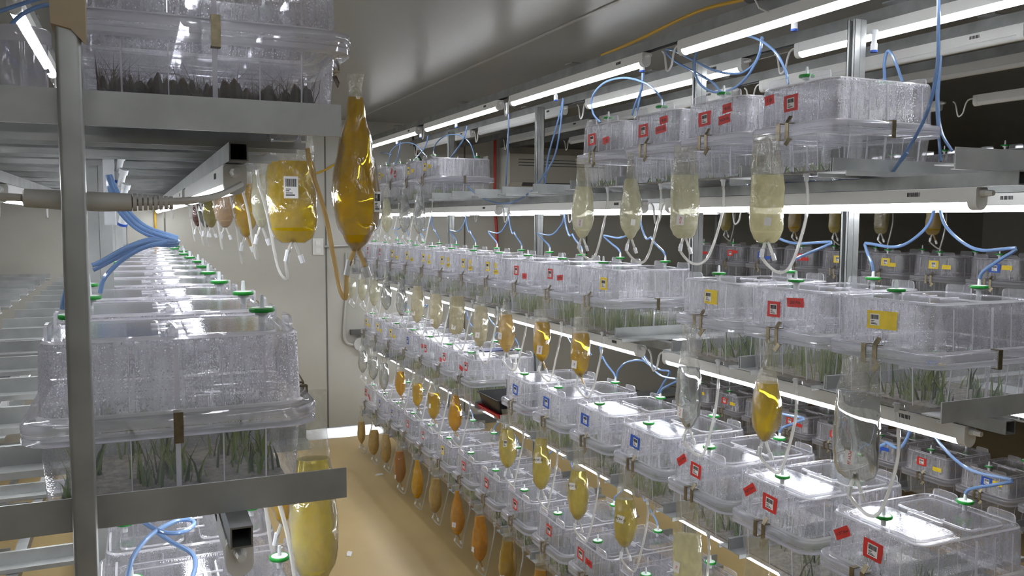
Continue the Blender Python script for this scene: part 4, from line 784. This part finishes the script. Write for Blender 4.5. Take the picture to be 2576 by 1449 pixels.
m = MB(); m.tube([(0, 0.07, 0), (0, 0.06, 0), (0, -0.05, 0), (0, -0.06, 0), (0, -0.12, 0)], [0.013, 0.024, 0.024, 0.017, 0.017], 12); ob('valve_body', m.mesh('valve_body', 'grey_vent'), t)
m = MB(); m.tube([(0, 0.02, 0.03), (-0.026, 0.02, 0.0), (-0.01, 0.0, -0.05), (0.02, -0.02, -0.07)], 0.003, 6); ob('cable_tie', m.mesh('cable_tie', 'lamp_white'), t)

# ------------------------------------------------------------------ loose items
t = thing('clear_jar', 'small clear jar with a screw lid beside the first box of the left upper shelf', 'jar', (-0.135, 1.36, LVL[1] + 0.034))
m = MB(); m.loft([[(r_ * math.cos(2 * PI * k / 20), r_ * math.sin(2 * PI * k / 20), z) for k in range(20)] for r_, z in ((0.026, 0.0), (0.030, 0.003), (0.031, 0.068))], 0, True, False); ob('jar_body', m.mesh('jar_body', 'plastic_rim'), t)
m = MB(); m.loft([[(r_ * math.cos(2 * PI * k / 20), r_ * math.sin(2 * PI * k / 20), z) for k in range(20)] for r_, z in ((0.035, 0.066), (0.036, 0.07), (0.036, 0.084), (0.033, 0.088))], 0, False, True); ob('jar_lid', m.mesh('jar_lid', 'plastic_rib_glint'), t)
t = thing('seed_tray', 'black plastic tray with pale scraps on the third right shelf between box groups', 'tray', (1.70, 3.84, LEV[3] + 0.022))
m = MB(); W1, L1 = 0.27, 0.26
m.loft([rrect(L1 - 0.03, W1 - 0.03, 0.01, 0.0, 3), rrect(L1, W1, 0.012, 0.065, 3), rrect(L1 + 0.014, W1 + 0.014, 0.014, 0.066, 3), rrect(L1 + 0.014, W1 + 0.014, 0.014, 0.062, 3), rrect(L1 - 0.006, W1 - 0.006, 0.012, 0.060, 3), rrect(L1 - 0.034, W1 - 0.034, 0.01, 0.004, 3)], 0, True, True); ob('tray_body', m.mesh('tray_body', 'black_plastic'), t)
for i in range(7):
    m = MB(); r = random.Random(i); m.loft([rrect(0.05, 0.012, 0.003, z, 3) for z in (0, 0.003)], 0, True, True)
    tag(ob('paper_scrap', m.mesh('paper_scrap', 'paper', False), None, (1.64 + r.uniform(-0.04, 0.04), 3.78 + r.uniform(-0.03, 0.03), LEV[3] + 0.032 + 0.006 * i), (r.uniform(-0.2, 0.2), r.uniform(-0.2, 0.2), r.uniform(0, 3))), 'pale offcut lying in the black tray, %s from its bottom' % ORD[i], 'scrap', 'scraps in the black tray')
t = thing('red_tray', 'shallow red plastic tray under the black tray on the third right shelf', 'tray', (1.70, 3.84, LEV[3]))
m = MB(); m.loft([rrect(0.25, 0.27, 0.01, 0.0, 3), rrect(0.275, 0.28, 0.012, 0.02, 3), rrect(0.268, 0.273, 0.012, 0.021, 3), rrect(0.245, 0.262, 0.01, 0.003, 3)], 0, True, True); ob('tray_body', m.mesh('tray_body', 'red_plastic'), t)
m = MB(); m.loft([rrect(0.17, 0.09, 0.01, z, 3) for z in (0, 0.006)], 0, True, True); tag(ob('blue_folder', m.mesh('blue_folder', 'navy', False), None, (1.74, 4.15, LEV[3] + LID + 0.0225), (0, 0, 0)), 'dark blue folder lying on the eighth box of the third right shelf', 'folder')
t = thing('soap_bottle', 'white pump bottle standing behind the seventh box of the third right shelf', 'bottle', (1.64, 3.661, LEV[3] + 0.034))
m = MB(); m.loft([rrect(a, b, 0.012, z, 4) for a, b, z in ((0.05, 0.028, 0), (0.056, 0.032, 0.01), (0.056, 0.032, 0.19), (0.03, 0.022, 0.215), (0.018, 0.018, 0.222))], 0, True, True); ob('bottle_body', m.mesh('bottle_body', 'bottle_white'), t)
m = MB(); m.cyl((0, 0, 0.222), 0.012, 0.018, 12, 0); m.cyl((0, 0, 0.24), 0.004, 0.035, 8, 0); m.box(-0.035, 0.012, -0.006, 0.006, 0.272, 0.281); ob('pump', m.mesh('pump', 'bottle_white'), t)
t = thing('binder_clip', 'black binder clip gripping a rail at the near end of the top right shelf', 'clip', (2.13, 1.262 + 0.0, LEV[1] + 0.034))
m = MB(); m.loft([[(x, y, z) for y, z in ((-0.008, 0.002), (0.008, 0.002), (0.003, -0.016), (-0.003, -0.016))] for x in (-0.016, 0.016)], 0, True, True); ob('clip_body', m.mesh('clip_body', 'black_plastic', False), t)
for sg in (-1, 1):
    m = MB(); m.tube([(-0.009, sg * 0.006, 0), (-0.007, sg * 0.02, 0.024), (0.0, sg * 0.023, 0.028), (0.007, sg * 0.02, 0.024), (0.009, sg * 0.006, 0)], 0.0012, 6); ob('wire_handle', m.mesh('wire_handle', 'alu_strip'), t)
for i, (x, y, a) in enumerate(((1.50, 5.66, 0.3), (0.99, 4.35, 1.2), (1.02, 5.2, 2.0))):
    m = MB(); m.add([(-0.03, -0.012, 0.001), (0.03, -0.01, 0.001), (0.034, 0.012, 0.004), (0, 0.014, 0.007), (-0.03, 0.01, 0.002)], [(0, 1, 2, 3, 4)])
    m.add([(-0.03, -0.012, 0.0), (0.03, -0.01, 0.0), (0.034, 0.012, 0.003), (0, 0.014, 0.006), (-0.03, 0.01, 0.001)], [(4, 3, 2, 1, 0)])
    tag(ob('floor_scrap', m.mesh('floor_scrap', 'paper', False), None, (x, y, 0.0005), (0, 0, a)), ['crumpled white scrap on the floor below the far bags', 'small flat white strip on the tan aisle floor', 'tiny pale fleck on the tan floor near the far wall'][i], 'scrap', 'scraps on the floor')
